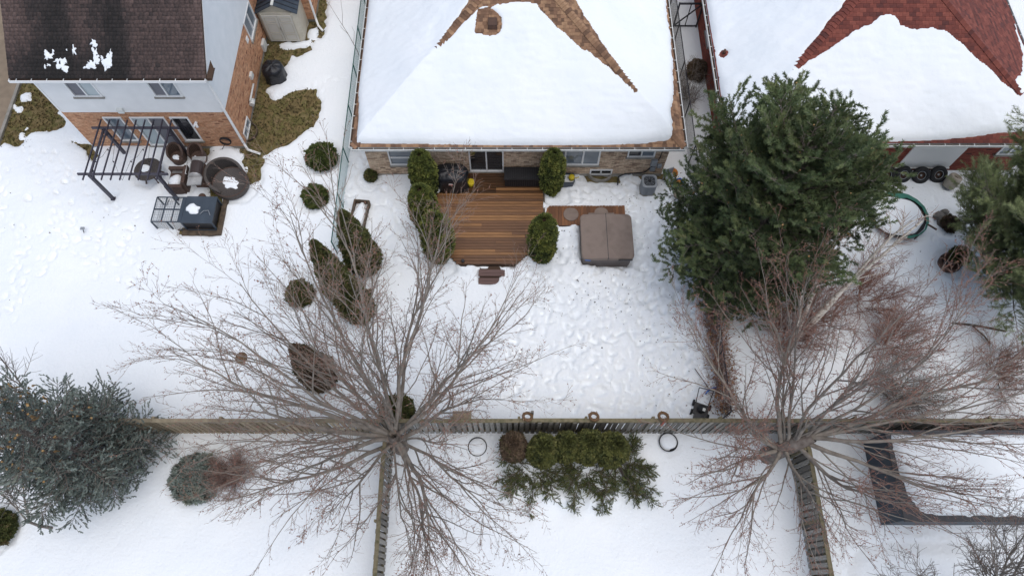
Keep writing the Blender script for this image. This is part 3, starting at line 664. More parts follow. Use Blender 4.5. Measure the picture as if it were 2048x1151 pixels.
gutter(HM, (hm.x0, hm.y0, hm.z0 + .0), (hm.x1, hm.y0, hm.z0 + .0), (0, -1, 0)); gutter(HM, (hm.x0, hm.y0, hm.z0), (hm.x0, 33.9, hm.z0), (-1, 0, 0)); gutter(HM, (hm.x1, hm.y0, hm.z0), (hm.x1, 33.9, hm.z0), (1, 0, 0))
HB = lambda h, pts: [h.hit(a, b, .08) for a, b in pts]
bareM = [HB(hm, [(881, 84), (902, 51), (922, 22), (936, 0), (960, -60), (1050, -90), (1120, -60), (1153, 0), (1172, 34), (1199, 77), (1233, 123), (1271, 180), (1247, 160), (1216, 134), (1178, 101), (1127, 62), (1093, 29), (1083, 15), (1074, 3), (1028, 4), (973, 8), (960, 14), (939, 31), (908, 62)]),
         HB(hm, [(955, 12), (974, 15), (1002, 30), (1006, 46), (1002, 61), (980, 69), (950, 64), (953, 34)])]
edgeM = [(-6.58, 30), (-6.58, 19.6), (-6.50, 19.0), (-6.42, 18.2), (-6.40, 16.93), (-3, 16.90), (0, 16.86), (3, 16.87), (5.2, 16.91), (6.45, 17.03), (6.6, 17.2), (6.68, 18.6), (6.88, 19.6), (7.0, 21), (7.09, 23), (7.09, 30)]
roof_snow('roof_snow', 'thick smooth snow lying on the hip roof of the central bungalow', hm, .20, bareM, edgeM, 30)
def maskM(x, y):
    s = -sdf(x, y, edgeM)
    for B in bareM: s = np.minimum(s, sdf(x, y, B))
    return s < .12
for fc in ('front', 'left', 'right'): hip_shingles(hm, fc, maskM, 'shingles', 'shingle_brown', HM, wid=(.11, .15, .2, .24))
hip_caps(hm, 'left', 3.3, 6.6, 'shingle_brown', HM); hip_caps(hm, 'right', 1.7, 6.6, 'shingle_brown', HM); hip_caps(hm, 'right', 0.02, .8, 'shingle_brown', HM); hip_caps(hm, 'left', 0.02, .5, 'shingle_brown', HM)
vx, vy = hm.hit(985, 50); vz = hm.z(vx, vy)
v = MB(); v.hexa([(vx - .2, vy - .18, vz - .1), (vx + .2, vy - .18, vz - .1), (vx + .2, vy + .18, vz + .05), (vx - .2, vy + .18, vz + .05), (vx - .17, vy - .16, vz + .15), (vx + .17, vy - .16, vz + .15), (vx + .17, vy + .14, vz + .26), (vx - .17, vy + .14, vz + .26)]); v.build('roof_vent', M['rust'], HM, world=True)

# ---------------- red bungalow
HR = thing('red_bungalow', 'red brick bungalow at right with bare red shingles above the roof snow', 'house', (15.8, 17.4, 0))
hr = Hip(8.9, 22.75, 17.0, 2.72, .5375)
qx0, qx1, qy = 9.3, 22.35, 17.4
core = MB(); core.box(qx0 + .02, qx1 - .02, qy + .02, 33.6, .2, 2.6); core.build('wall', M['mortar_red'], HR, world=True)
fnd = MB(); fnd.box(qx0 - .0, qx1 + .0, qy - .01, 33.6, 0, .2); fnd.build('foundation', M['foundation'], HR, world=True)
wq = wallmap('front', qx0, qy)
qo = [(4.2, 6.15, .45, 2.45), (7.8, 10.12, .45, 2.55), (11.6, 12.6, 1.4, 2.4)]
bricks(wq, 0, 13.05, .2, 2.6, qo, m='brick_red', parent=HR); bricks(wallmap('left', qx0, qy), 0, 11, .2, 2.6, [], m='brick_red', parent=HR)
pn = MB(); wbox(pn, wq, 4.2, 6.15, .45, 2.6, -.02, .04); wbox(pn, wq, 4.15, 6.2, .40, .45, -.02, .07); pn.build('white_panel', M['white'], HR, world=True)
pn = MB(); wbox(pn, wq, 7.8, 10.12, .45, 2.6, -.02, .05); wbox(pn, wq, 7.75, 10.17, .40, .45, -.02, .08); pn.build('white_panel', M['white'], HR, world=True)
window(wq, *qo[2], HR, mull=(12.1,)); wl = wallmap('left', qx0, qy); window(wl, 6.2, 7.2, 1.2, 2.3, HR); window(wl, 2.0, 3.0, 1.3, 2.3, HR)
hip_body(hr, 33.9, HR, 'red_dark')
gutter(HR, (hr.x0, hr.y0, hr.z0), (hr.x1, hr.y0, hr.z0), (0, -1, 0)); gutter(HR, (hr.x0, hr.y0, hr.z0), (hr.x0, 33.9, hr.z0), (-1, 0, 0)); gutter(HR, (hr.x1, hr.y0, hr.z0), (hr.x1, 33.9, hr.z0), (1, 0, 0))
bareR = [HB(hr, [(1595, 132), (1620, 90), (1645, 60), (1670, 27), (1692, 0), (1730, -50), (1900, -90), (2015, -60), (2024, 0), (2034, 60), (2047, 107), (2047, 140), (2030, 160), (2040, 187), (2008, 162), (1970, 124), (1928, 87), (1895, 62), (1870, 56), (1845, 52), (1815, 52), (1804, 46), (1792, 30), (1782, 25), (1765, 28), (1745, 40), (1730, 48), (1707, 61), (1662, 97), (1607, 129)]),
         [(hr.hit(1447, 108)[0] + .16 * math.cos(a), hr.hit(1447, 108)[1] + .2 * math.sin(a)) for a in np.linspace(0, 6.28, 9)[:-1]]]
edgeR = [(8.94, 30), (8.94, 17.08), (14, 17.05), (16, 17.06), (17.5, 17.10), (19, 17.22), (20, 17.36), (22.4, 17.45), (22.68, 18), (22.68, 30)]
roof_snow('roof_snow', 'snow sheet on the red bungalow roof below its bare red ridge', hr, .17, bareR, edgeR, 30)
def maskR(x, y):
    s = -sdf(x, y, edgeR)
    for B in bareR: s = np.minimum(s, sdf(x, y, B))
    return (s < .12)
hip_shingles(hr, 'front', maskR, 'shingles', 'shingle_red', HR, exposure=.17, wid=(.27,), slot=True, individual=290)
hip_shingles(hr, 'left', maskR, 'shingles', 'shingle_red', HR, exposure=.17, wid=(.27,), slot=True); hip_shingles(hr, 'right', maskR, 'shingles', 'shingle_red', HR, exposure=.17, wid=(.27,), slot=True)
hip_caps(hr, 'left', 2.6, 6.8, 'shingle_red', HR, .17, .18); hip_caps(hr, 'right', 1.3, 6.8, 'shingle_red', HR, .17, .18)
px_, py_ = hr.hit(1447, 108); vp = MB(); zz = float(hr.z(px_, py_)); vp.cyl((px_, py_, zz), (px_, py_, zz + .25), .05, n=10); vp.build('vent_pipe', M['rust'], HR, world=True)
# snow scraps on the left roof
def blob_on(name, label, cxy, rx, ry_, zf, h, ang=0, seed=1, cat='snow', res=22, par=None, matn='snow', rag=.35):
    t = np.linspace(0, 2 * np.pi, res, endpoint=False); rr = 1 + rag * vnoise(np.cos(t) * 1.3, np.sin(t) * 1.3, .6, seed) 
    V = [(cxy[0], cxy[1], zf(cxy[0], cxy[1]) + h)]; lv = [(.45, .93), (.75, .7), (.93, .35), (1.0, -.05)]
    for k, (f, hh) in enumerate(lv):
        x = np.cos(t) * rr * rx * f; y = np.sin(t) * rr * ry_ * f; X = cxy[0] + x * math.cos(ang) - y * math.sin(ang); Y = cxy[1] + x * math.sin(ang) + y * math.cos(ang)
        for a, b in zip(X, Y): V.append((a, b, zf(a, b) + h * hh * (1 + .15 * float(vnoise(np.array(a), np.array(b), .15, seed)))))
    mb = MB(); F = [(0, 1 + i, 1 + (i + 1) % res) for i in range(res)]
    for k in range(3):
        for i in range(res): F.append((1 + k * res + i, 1 + (k + 1) * res + i, 1 + (k + 1) * res + (i + 1) % res, 1 + k * res + (i + 1) % res))
    mb.add(V, F, True); o = mb.build(name, M[matn], par)
    return tag(o, label, cat) if label else o
def roofL_z(x, y): return rz + (y - ry) * RP + .012
def roofL_hit(px, py):
    r = ray(px, py); n = np.array([0, -RP, 1.0]); t = (rz - RP * ry - CAM_H) / (n @ r); return (r[0] * t, r[1] * t)
sb = thing('melting_snow', 'thin scraps of melting snow on the dark grey shingle roof', 'snow', (-17, 18.9, 5.5)); sb['kind'] = 'stuff'
bits = [(96, 115, 9, 4, .3), (125, 134, 11, 6, 0), (118, 122, 7, 3, .2), (130, 123, 4, 5, .5), (148, 102, 3.5, 6, 0), (188, 88, 5, 5, .5), (191, 107, 6, 9, .3), (194, 121, 9, 4, .8), (184, 130, 9, 3.5, -.4), (174, 136, 6, 2, 0),
        (220, 116, 4, 11, -.2), (213, 130, 9, 6, .2), (205, 118, 5, 2, -.6), (93, 104, 3, 2, 0), (107, 105, 2, 3, 0), (98, 131, 3, 1.5, 0), (134, 101, 1.5, 1.5, 0), (91, 134, 2, 2, 0), (222, 107, 2, 5, 0)]
mbs = MB()
for i, (a, b, rx_, ry_, an) in enumerate(bits):
    c = roofL_hit(a, b); o = blob_on('tmp', None, c, rx_ / 50, ry_ / 46, roofL_z, .035, an, 80 + i, rag=.9)
    me = o.data; base = len(mbs.v); mbs.v += [tuple(v.co) for v in me.vertices]; mbs.f += [tuple(base + k for k in p.vertices) for p in me.polygons]; mbs.sm += [True] * len(me.polygons)
    bpy.data.objects.remove(o); bpy.data.meshes.remove(me)
bpy.data.objects.remove(sb)
tag(mbs.build('melting_snow', M['snow']), 'thin scraps of melting snow on the dark grey shingle roof', 'snow', kind='stuff')
# ================================================================== FENCES
def picket_mesh(w, h, t, m, name='picket'):
    b = MB(); b.hexa([(-w / 2, -t / 2, 0), (w / 2, -t / 2, 0), (w / 2, t / 2, 0), (-w / 2, t / 2, 0), (-w / 2, -t / 2, h), (w / 2, -t / 2, h), (w / 2, t / 2, h), (-w / 2, t / 2, h)])
    me = bpy.data.meshes.new(name); me.from_pydata(b.v, [], b.f); me.materials.append(M[m]); return me
def wood_fence(name, label, a, b, h, mp, mr, pitch=.21, w=.14, group='weathered wooden board fences', post=2.4, cap=.14, front=1):
    a = Vector((*a, 0)); b = Vector((*b, 0)); L = (b - a).length; u = (b - a) / L; ang = math.atan2(u.y, u.x)
    t = thing(name, label, 'fence', a, ang, group)
    me = picket_mesh(w, h - .10, .02, mp)
    n = int(L / pitch)
    for i in range(n):
        hh = random.uniform(-.012, .012)
        link('picket', me, None, t, (i * pitch + w / 2, -.055 * front + hh * .3, .06 + hh), (random.gauss(0, .006), random.gauss(0, .008), 0))
        link('picket', me, None, t, ((i + .5) * pitch + w / 2, .055 * front, .06 + hh), (random.gauss(0, .006), random.gauss(0, .008), 0))
    for z in (.35, h - .22):
        r_ = MB().box(0, L, -.04, .04, z - .045, z + .045); r_.build('rail', M[mr], t)
    x = 0.0
    while x < L - .01:
        x1 = min(x + post, L); MB().hexa([(x, -cap / 2, h - .04), (x1 - .006, -cap / 2, h - .04), (x1 - .006, cap / 2, h - .04), (x, cap / 2, h - .04), (x, -cap / 2, h), (x1 - .006, -cap / 2, h + .0), (x1 - .006, cap / 2, h), (x, cap / 2, h)]).build('cap_board', M[mr], t, (0, random.uniform(-.012, .012), random.uniform(-.01, .012)))
        MB().box(x - .045, x + .045, .07, .16, 0, h - .045).build('post', M[mr], t)
        x += post
    return t
FY = 5.66
wood_fence('board_fence', 'tan wooden fence stretch behind the blue spruce, left of the fence junction', (-20, FY), (-4.6, FY), 1.95, 'picket_tan', 'rail_tan')
wood_fence('board_fence', 'long grey mossy fence running right from the junction behind the cedar row', (-4.55, FY), (25.5, FY), 1.95, 'picket_grey', 'rail_moss')
wood_fence('board_fence', 'weathered side fence running down under the big bare tree', (-4.5, -2.5), (-4.5, FY - .15), 1.8, 'picket_grey', 'rail_moss', front=-1)
wood_fence('board_fence', 'weathered side fence beside the flat-roofed dark shed', (10.45, -2.5), (10.45, FY - .15), 1.8, 'picket_grey', 'rail_moss', front=-1)


def chainlink(label, x, y0, y1, h, mp, mw, pitch=2.35, parent=None, dx=0.0):
    t = thing('chain_link_fence', label, 'fence', (x, y0, 0), math.pi / 2)
    L = y1 - y0; n = max(1, round(L / pitch))
    for i in range(n + 1): MB().cyl((L * i / n, 0, 0), (L * i / n, 0, h + .03), .028, n=8).build('post', M[mp], t)
    MB().cyl((0, 0, h), (L, 0, h), .022, n=8).build('top_rail', M[mp], t)
    MB().cyl((0, 0, .12), (L, 0, .12), .008, n=5).build('bottom_wire', M[mp], t)
    V = []; Ft = []; s = .10; k = -h
    w = .0022
    while k < L:
        for sg in (1, -1):
            a0, z0, a1, z1 = (k, 0, k + h, h) if sg > 0 else (k + h, 0, k, h)
            lo, hi = 0.0, 1.0
            f = lambda c: (c - a0) / (a1 - a0)
            if a1 > a0: lo = max(0, f(0)); hi = min(1, f(L))
            else: lo = max(0, f(L)); hi = min(1, f(0))
            if hi > lo:
                p = (a0 + (a1 - a0) * lo, z0 + h * lo); q_ = (a0 + (a1 - a0) * hi, z0 + h * hi); b = len(V)
                for (xx, zz) in (p, q_): V += [(xx - w, -.003, zz + sg * w), (xx + w, .003, zz - sg * w)]
                Ft += [(b, b + 1, b + 3, b + 2)]
                b = len(V)
                for (xx, zz) in (p, q_): V += [(xx, .003, zz), (xx, -.003, zz)]
                Ft += [(b, b + 1, b + 3, b + 2)]
        k += s
    o = np_mesh('wire_mesh', np.array(V), np.array(Ft), M[mw], t); o['kind'] = 'stuff'
    return t
chainlink('green chain-link fence along the left side of the central bungalow', -7.4, 13.2, 29.5, 1.25, 'green_metal', 'green_wire')
chainlink('black chain-link fence between the two bungalows and down to the pine', 7.98, 6.1, 29.5, 1.5, 'black_metal', 'dark_wire')
gt = thing('metal_gate', 'black metal gate bridging the gap between the bungalows at the top', 'gate', (8.0, 25.9, 0))
for x in (0.06, 1.2): MB().cyl((x, 0, 0), (x, 0, 1.7), .045, n=8).build('post', M['black_metal'], gt)
g_ = MB(); g_.bar((.06, 0, 1.65), (1.2, 0, 1.65), .07); g_.bar((.06, 0, .25), (1.2, 0, .25), .05); g_.bar((.1, 0, .3), (1.16, 0, 1.6), .05); g_.bar((.63, 0, .25), (.63, 0, 1.65), .04); g_.build('gate_frame', M['black_metal'], gt)

# ================================================================== PLANTS
def grow_tree(base, trunk_pts, limbs, rng, P_):
    """returns list of (points, radii, level)"""
    out = []
    def branch(p, d, L, r, lev, up):
        n = P_['seg'][lev]; pts = [p.copy()]; st = L / n; dd = d.copy(); rad = [r]
        for i in range(n):
            j = np.array([rng.normal(0, P_['jit'][lev]) for _ in range(3)])
            dd = dd + j + np.array([0, 0, up]); dd /= np.linalg.norm(dd)
            p = p + dd * st; pts.append(p.copy()); rad.append(r * (1 - (i + 1) / n * P_['taper'][lev]))
        out.append((np.array(pts), np.array(rad), lev))
        if lev >= P_['levels'] - 1: return
        nc = P_['n'][lev]; t0 = P_['t0'][lev]
        for c in range(nc):
            t = t0 + (1 - t0) * (c + rng.uniform(0, 1)) / nc; t = min(t, .99); f = t * n; i = int(f); fr = f - i
            q = pts[i] * (1 - fr) + pts[i + 1] * fr; tang = pts[i + 1] - pts[i]; tang = tang / np.linalg.norm(tang)
            a = rng.normal(0, 1, 3); a -= tang * (a @ tang); a /= np.linalg.norm(a)
            ang = math.radians(rng.uniform(*P_['ang'][lev])); cd = tang * math.cos(ang) + a * math.sin(ang)
            cl = P_['len'][lev] * (1 - .55 * t) * rng.uniform(.6, 1.25); cr = max(min(P_['rad'][lev], (rad[i] * (1 - fr) + rad[i + 1] * fr) * .75), P_['rmin'])
            branch(q, cd, cl, cr, lev + 1, P_['up'][lev + 1] if lev + 1 < len(P_['up']) else 0)
    for (p, d, L, r) in limbs: branch(np.array(p, float), np.array(d, float) / np.linalg.norm(d), L, r, 0, P_['up'][0])
    return out
def tubes(name, items, m, parent, n=3, loc=(0, 0, 0), kind=None, tvals=None):
    V = []; F = []; T = []; off = 0; base = np.arange(n) * 2 * math.pi / n; c0, s0 = np.cos(base), np.sin(base)
    ar = np.arange(n); an = (ar + 1) % n
    for k, (pts, rad) in enumerate(items):
        tg = np.gradient(pts, axis=0); tg /= np.linalg.norm(tg, axis=1, keepdims=True) + 1e-9
        m_ = tg.mean(0); ref = np.array([0, 0, 1.0]) if abs(m_[2]) < .8 * np.linalg.norm(m_) else np.array([1.0, 0, 0])
        u = np.cross(tg, ref); u /= np.linalg.norm(u, axis=1, keepdims=True) + 1e-9; w = np.cross(tg, u)
        ring = pts[:, None, :] + (u[:, None, :] * c0[None, :, None] + w[:, None, :] * s0[None, :, None]) * rad[:, None, None]
        V.append(ring.reshape(-1, 3)); kk = len(pts)
        i = (np.arange(kk - 1) * n)[:, None]
        F.append(np.stack([off + i + ar, off + i + an, off + i + n + an, off + i + n + ar], -1).reshape(-1, 4)); off += kk * n
        T.append(np.full(kk * n, tvals[k] if tvals is not None else random.random()))
    o = np_mesh(name, np.concatenate(V), np.concatenate(F), M[m], parent, loc, np.concatenate(T), smooth=n > 4)
    if kind: o['kind'] = kind
    return o
def bare_tree(name, label, base, trunk, limbs, Pm, seed, mt='bark', ml='limb', mtw='twig', group=None, cat='tree', limb_parts=True, buds=0):
    rng = np.random.default_rng(seed); t = thing(name, label, cat, (*base, 0), 0, group)
    if trunk:
        pts = np.array([p[:3] for p in trunk], float); rad = np.array([p[3] for p in trunk])
        tubes('trunk', [(pts, rad)], mt, t, 10)
    it = grow_tree(base, trunk, limbs, rng, Pm)
    L0 = [(p, r) for p, r, l in it if l == 0]; L1 = [(p, r) for p, r, l in it if l == 1]; L2 = [(p, r) for p, r, l in it if l >= 2]
    if limb_parts:
        for a in L0: tubes('limb', [a], ml, t, 7)
    else: tubes('stems', L0, ml, t, 4, kind='stuff')
    if L1: tubes('branches', L1, ml, t, 4, kind='stuff')
    if L2: tubes('twigs', L2, mtw, t, 3, kind='stuff')
    if buds and L2:
        pos = np.concatenate([p[1:] for p, r in L2]); pos = pos[rng.uniform(0, 1, len(pos)) < buds]
        BV = np.array([(-.014, 0, 0), (.014, 0, 0), (0, .014, .01), (0, 0, .045)]); BF = np.array([(0, 1, 3), (1, 2, 3), (2, 0, 3)])
        o = scatter('buds', BV, BF, pos, rng.normal(0, 1, (len(pos), 3)) + [0, 0, .8], rng.uniform(.7, 1.5, len(pos)), M['twig_red'], t); o['kind'] = 'stuff'
    return t
def D(az, el): az = math.radians(az); el = math.radians(el); return (math.cos(az) * math.cos(el), math.sin(az) * math.cos(el), math.sin(el))
BIG = dict(levels=4, seg=[11, 8, 5, 3], jit=[.09, .085, .10, .15], taper=[.88, .82, .6, .4], n=[11, 9, 5], t0=[.10, .10, .15], ang=[(12, 32), (18, 42), (22, 55)], len=[5.2, 1.35, .36], rad=[.031, .0105, .006], rmin=.0045, up=[.035, .02, .01, .02])

# ---- big bare tree over the fence junction
tb = (-4.15, 5.05)
trunk = [(0, 0, 0, .30), (.02, 0, .5, .27), (0, .02, 1.0, .26), (0, .03, 1.5, .27), (0, .05, 1.9, .25), (.02, .05, 2.3, .16)]
limbs = []
rg = random.Random(5)
for az, el, L in [(95, 48, 9.2), (72, 62, 8.8), (118, 56, 9.4), (50, 44, 7.4), (30, 50, 7.2), (140, 42, 8.8), (160, 46, 8.6), (178, 34, 8.2), (200, 26, 6.6), (222, 28, 6.6), (245, 30, 6.8), (268, 34, 5.6), (290, 26, 6.0), (312, 30, 6.0), (335, 28, 5.6), (8, 34, 5.8), (100, 78, 7.6), (200, 68, 6.8), (330, 66, 6.2), (60, 78, 7.0), (155, 30, 7.8), (168, 38, 8.2), (82, 40, 8.4), (104, 58, 9.4)]:
    a = math.radians(az); limbs.append(((.12 * math.cos(a), .04 + .12 * math.sin(a), rg.uniform(1.2, 2.1)), D(az + rg.uniform(-6, 6), el + rg.uniform(-4, 4)), L * rg.uniform(.92, 1.05), rg.uniform(.045, .10)))
bare_tree('bare_deciduous_tree', 'large leafless spreading tree rising where three wooden fences meet', tb, trunk, limbs, BIG, 11, buds=.2, mtw='twig_tan')
# ---- second bare tree over the right fence corner
trunk = [(0, 0, 0, .34), (.12, .03, .6, .31), (.35, .1, 1.2, .29), (.7, .2, 1.7, .26), (1.05, .32, 2.05, .2)]
limbs = []
for az, el, L, s in [(100, 58, 7.2, .3), (78, 60, 7.6, .5), (38, 46, 8.0, .9), (20, 34, 8.2, 1), (5, 32, 7.8, 1), (125, 46, 7.2, .2), (150, 40, 6.6, .1), (175, 34, 5.6, .1), (205, 26, 4.2, .1), (235, 24, 4.0, .2), (265, 30, 4.2, .3), (292, 28, 4.2, .6), (325, 26, 5.0, .8), (340, 34, 6.0, 1), (90, 78, 6.6, .5), (45, 72, 6.8, .8), (112, 42, 6.6, .3)]:
    limbs.append(((.08 + .9 * s, .03 + .28 * s, .9 + 1.0 * s), D(az + rg.uniform(-5, 5), el + rg.uniform(-4, 4)), L * rg.uniform(.9, 1.05), rg.uniform(.045, .10)))
bare_tree('bare_deciduous_tree', 'leafless tree leaning right from the corner by the grey side fence', (9.5, 4.75), trunk, limbs, BIG, 23, buds=.25)
# ---- white birch
BIR = dict(levels=3, seg=[8, 5, 3], jit=[.05, .1, .15], taper=[.65, .6, .4], n=[9, 7], t0=[.45, .2], ang=[(20, 45), (25, 60)], len=[1.8, .7], rad=[.02, .008], rmin=.006, up=[.01, .0, -.02])
bt = bare_tree('white_birch', 'white-barked birch behind the right bare tree, below the pine', (10.9, 8.9), [(0, 0, 0, .10), (0, 0, .6, .09), (.02, 0, .9, .085)],
          [((0, 0, .8), D(76, 60), 6.4, .10), ((0, 0, .7), D(96, 64), 6.2, .085), ((.05, 0, .7), D(58, 56), 6.6, .095), ((0, .05, .8), D(30, 50), 6.4, .085)], BIR, 31, mt='birch', ml='birch', mtw='twig_red')
# ---- shrubs and small bare trees
SHR = dict(levels=3, seg=[5, 4, 3], jit=[.12, .15, .2], taper=[.7, .6, .4], n=[9, 7], t0=[.15, .1], ang=[(20, 50), (25, 65)], len=[.7, .33], rad=[.010, .006], rmin=.0045, up=[.02, .02, .02])
def shrub(label, base, n, L, seed, mtw='twig_red', el=(35, 80), Pm=SHR, name='bare_shrub', ml='limb', rr=.015, spread=.15, group=None, s=1.0):
    r_ = random.Random(seed); lm = []
    for i in range(n):
        az = 360 * i / n + r_.uniform(-15, 15); a = math.radians(az)
        lm.append(((spread * math.cos(a) * r_.random(), spread * math.sin(a) * r_.random(), .05), D(az, r_.uniform(*el)), L * r_.uniform(.7, 1.1), rr))
    return bare_tree(name, label, base, None, lm, Pm, seed, ml=ml, mtw=mtw, group=group, cat='shrub', limb_parts=False)
DEN = dict(SHR, n=[12, 10], len=[.8, .4])
shrub('reddish twiggy leafless shrub right of the dark round shrub below the tan fence', P(480, 950)[:2], 24, 1.35, 41, mtw='twig', el=(50, 85), Pm=DEN)
BR = dict(SHR, n=[10, 9], len=[1.1, .55], rad=[.012, .007], seg=[6, 4, 3])
for (px, py, L, sd, lb) in [(1620, 640, 2.8, 43, 'dense brown leafless thicket under the right edge of the tall pine'), (1720, 600, 2.4, 44, 'brown twiggy thicket nearest the green trampoline'), (1565, 680, 2.4, 45, 'low brown thicket between the pine foot and the birch'), (1775, 690, 1.8, 46, 'brown thicket right of the birch stems')]:
    shrub(lb, P(px, py)[:2], 20, L, sd, 'twig_red', (40, 85), BR, rr=.02, spread=.5, ml='twig')
shrub('reddish bare shrub at the far right edge above the grey fence', P(1985, 745)[:2], 18, 2.0, 47, 'twig_red', (30, 80), BR, rr=.02, spread=.3)
shrub('tangled bare shrub on the snow between the birch and the right fence', P(1790, 800)[:2], 22, 1.8, 48, 'twig_grey', (30, 80), BR, rr=.02, spread=.3)
0 and shrub('second reddish bare shrub by the fence at the right edge', P(1900, 800)[:2], 30, 2.2, 49, 'twig_red', (35, 80), BR, rr=.02, spread=.3)
shrub('pale leafless shrub in the gap between the bungalows', P(1375, 205)[:2], 16, 1.9, 50, 'twig_grey', (50, 85), SHR, rr=.014)
sp = shrub('bare sapling standing alone in the snow near the green chain-link fence', P(727, 135)[:2], 1, .2, 51, 'twig_grey', (80, 85), SHR)
for ch in list(sp.children): bpy.data.objects.remove(ch)
for nm, pts, r0 in (('stem', [(0, 0, 0), (-.1, .1, 1.0), (-.35, .25, 1.9), (-.7, .4, 2.9), (-.95, .55, 3.6)], .02), ('branch', [(-.52, .33, 2.4), (-.42, .5, 2.9), (-.38, .7, 3.5)], .009), ('branch', [(-.35, .25, 1.9), (-.5, .1, 2.4), (-.5, -.1, 2.8)], .008), ('branch', [(-.2, .16, 1.4), (-.05, .3, 2.0), (-.1, .3, 2.3)], .007)):
    p_ = np.array(pts, float); tubes(nm, [(p_, np.linspace(r0, .006, len(p_)))], 'limb', sp, 5)
SML = dict(levels=3, seg=[7, 5, 3], jit=[.08, .12, .16], taper=[.8, .7, .4], n=[10, 8], t0=[.2, .15], ang=[(20, 45), (25, 60)], len=[1.6, .7], rad=[.018, .008], rmin=.006, up=[.03, .02, .02])
bare_tree('bare_sapling_tree', 'thin leafless tree at the left edge above the blue spruce', (-17.6, 6.6), [(0, 0, 0, .06), (-.1, 0, 1, .05), (-.15, .1, 1.8, .04)], [((-.13, .05, 1.3), D(az, el), L, .03) for az, el, L in [(150, 60, 4), (110, 55, 3.6), (190, 50, 3.8), (90, 72, 3.6), (220, 60, 3.4)]], SML, 61, mtw='twig_grey')
bare_tree('bare_garden_tree', 'grey leafless tree at the bottom right corner in front of the dark shed', (15.6, -1.3), [(0, 0, 0, .14), (0, 0, 1.0, .12), (-.1, .05, 2.0, .1)], [((-.05, .02, 1.6), D(az, el), L, .055) for az, el, L in [(80, 50, 6.0), (100, 44, 5.8), (120, 48, 5.8), (140, 42, 5.6), (158, 36, 5.2), (60, 50, 6), (175, 40, 4.4), (92, 66, 5.8), (130, 62, 5.8), (110, 36, 4.6)]], dict(SML, n=[11, 9, 4], levels=4, seg=[7, 5, 3, 2], jit=[.08, .12, .16, .2], taper=[.8, .7, .4, .3], t0=[.2, .15, .2], ang=[(20, 45), (25, 55), (25, 60)], len=[2.6, 1.0, .4], rad=[.03, .012, .007], up=[.03, .02, .02, 0]), 62, mtw='twig_grey')
bare_tree('bare_corner_tree', 'thin leafless branches reaching in at the lower left edge', (-16.5, 2.2), [(0, 0, 0, .06), (.1, 0, 1, .05), (.1, .1, 1.8, .04)], [((.05, .05, 1.5), D(az, el), L, .03) for az, el, L in [(80, 60, 3), (110, 50, 2.6), (40, 60, 2.2)]], SML, 63, mtw='twig_grey')

# ---- evergreens made of many sprays
def spray_tpl(n=4, L=.10, w=.022, seed=1):
    r_ = random.Random(seed); V = []; F = []
    for i in range(n):
        a = 2 * math.pi * i / n + r_.uniform(-.4, .4); el = r_.uniform(.5, 1.2); d = np.array([math.cos(a) * math.cos(el), math.sin(a) * math.cos(el), math.sin(el)]); s = np.array([-math.sin(a), math.cos(a), 0]) * w
        b = len(V); l = L * r_.uniform(.8, 1.2); V += [-s * .5, s * .5, d * l * .6 + s * .9, d * l, d * l * .6 - s * .9]; F += [(b, b + 1, b + 2), (b, b + 2, b + 4), (b + 4, b + 2, b + 3)]
    return np.array(V), np.array(F)
TS = spray_tpl()
def revolve_core(prof, seed, n=20, f=.86, c=(0, 0, 0)):
    mb = MB(); rings = []
    for r, z in prof:
        rings.append([(c[0] + f * r * (1 + .12 * math.sin(3 * a + seed + z * 3)) * math.cos(a), c[1] + f * r * (1 + .12 * math.sin(3 * a + seed + z * 3)) * math.sin(a), z * .97) for a in [2 * math.pi * i / n for i in range(n)]])
    return mb.loft(rings, True, True)
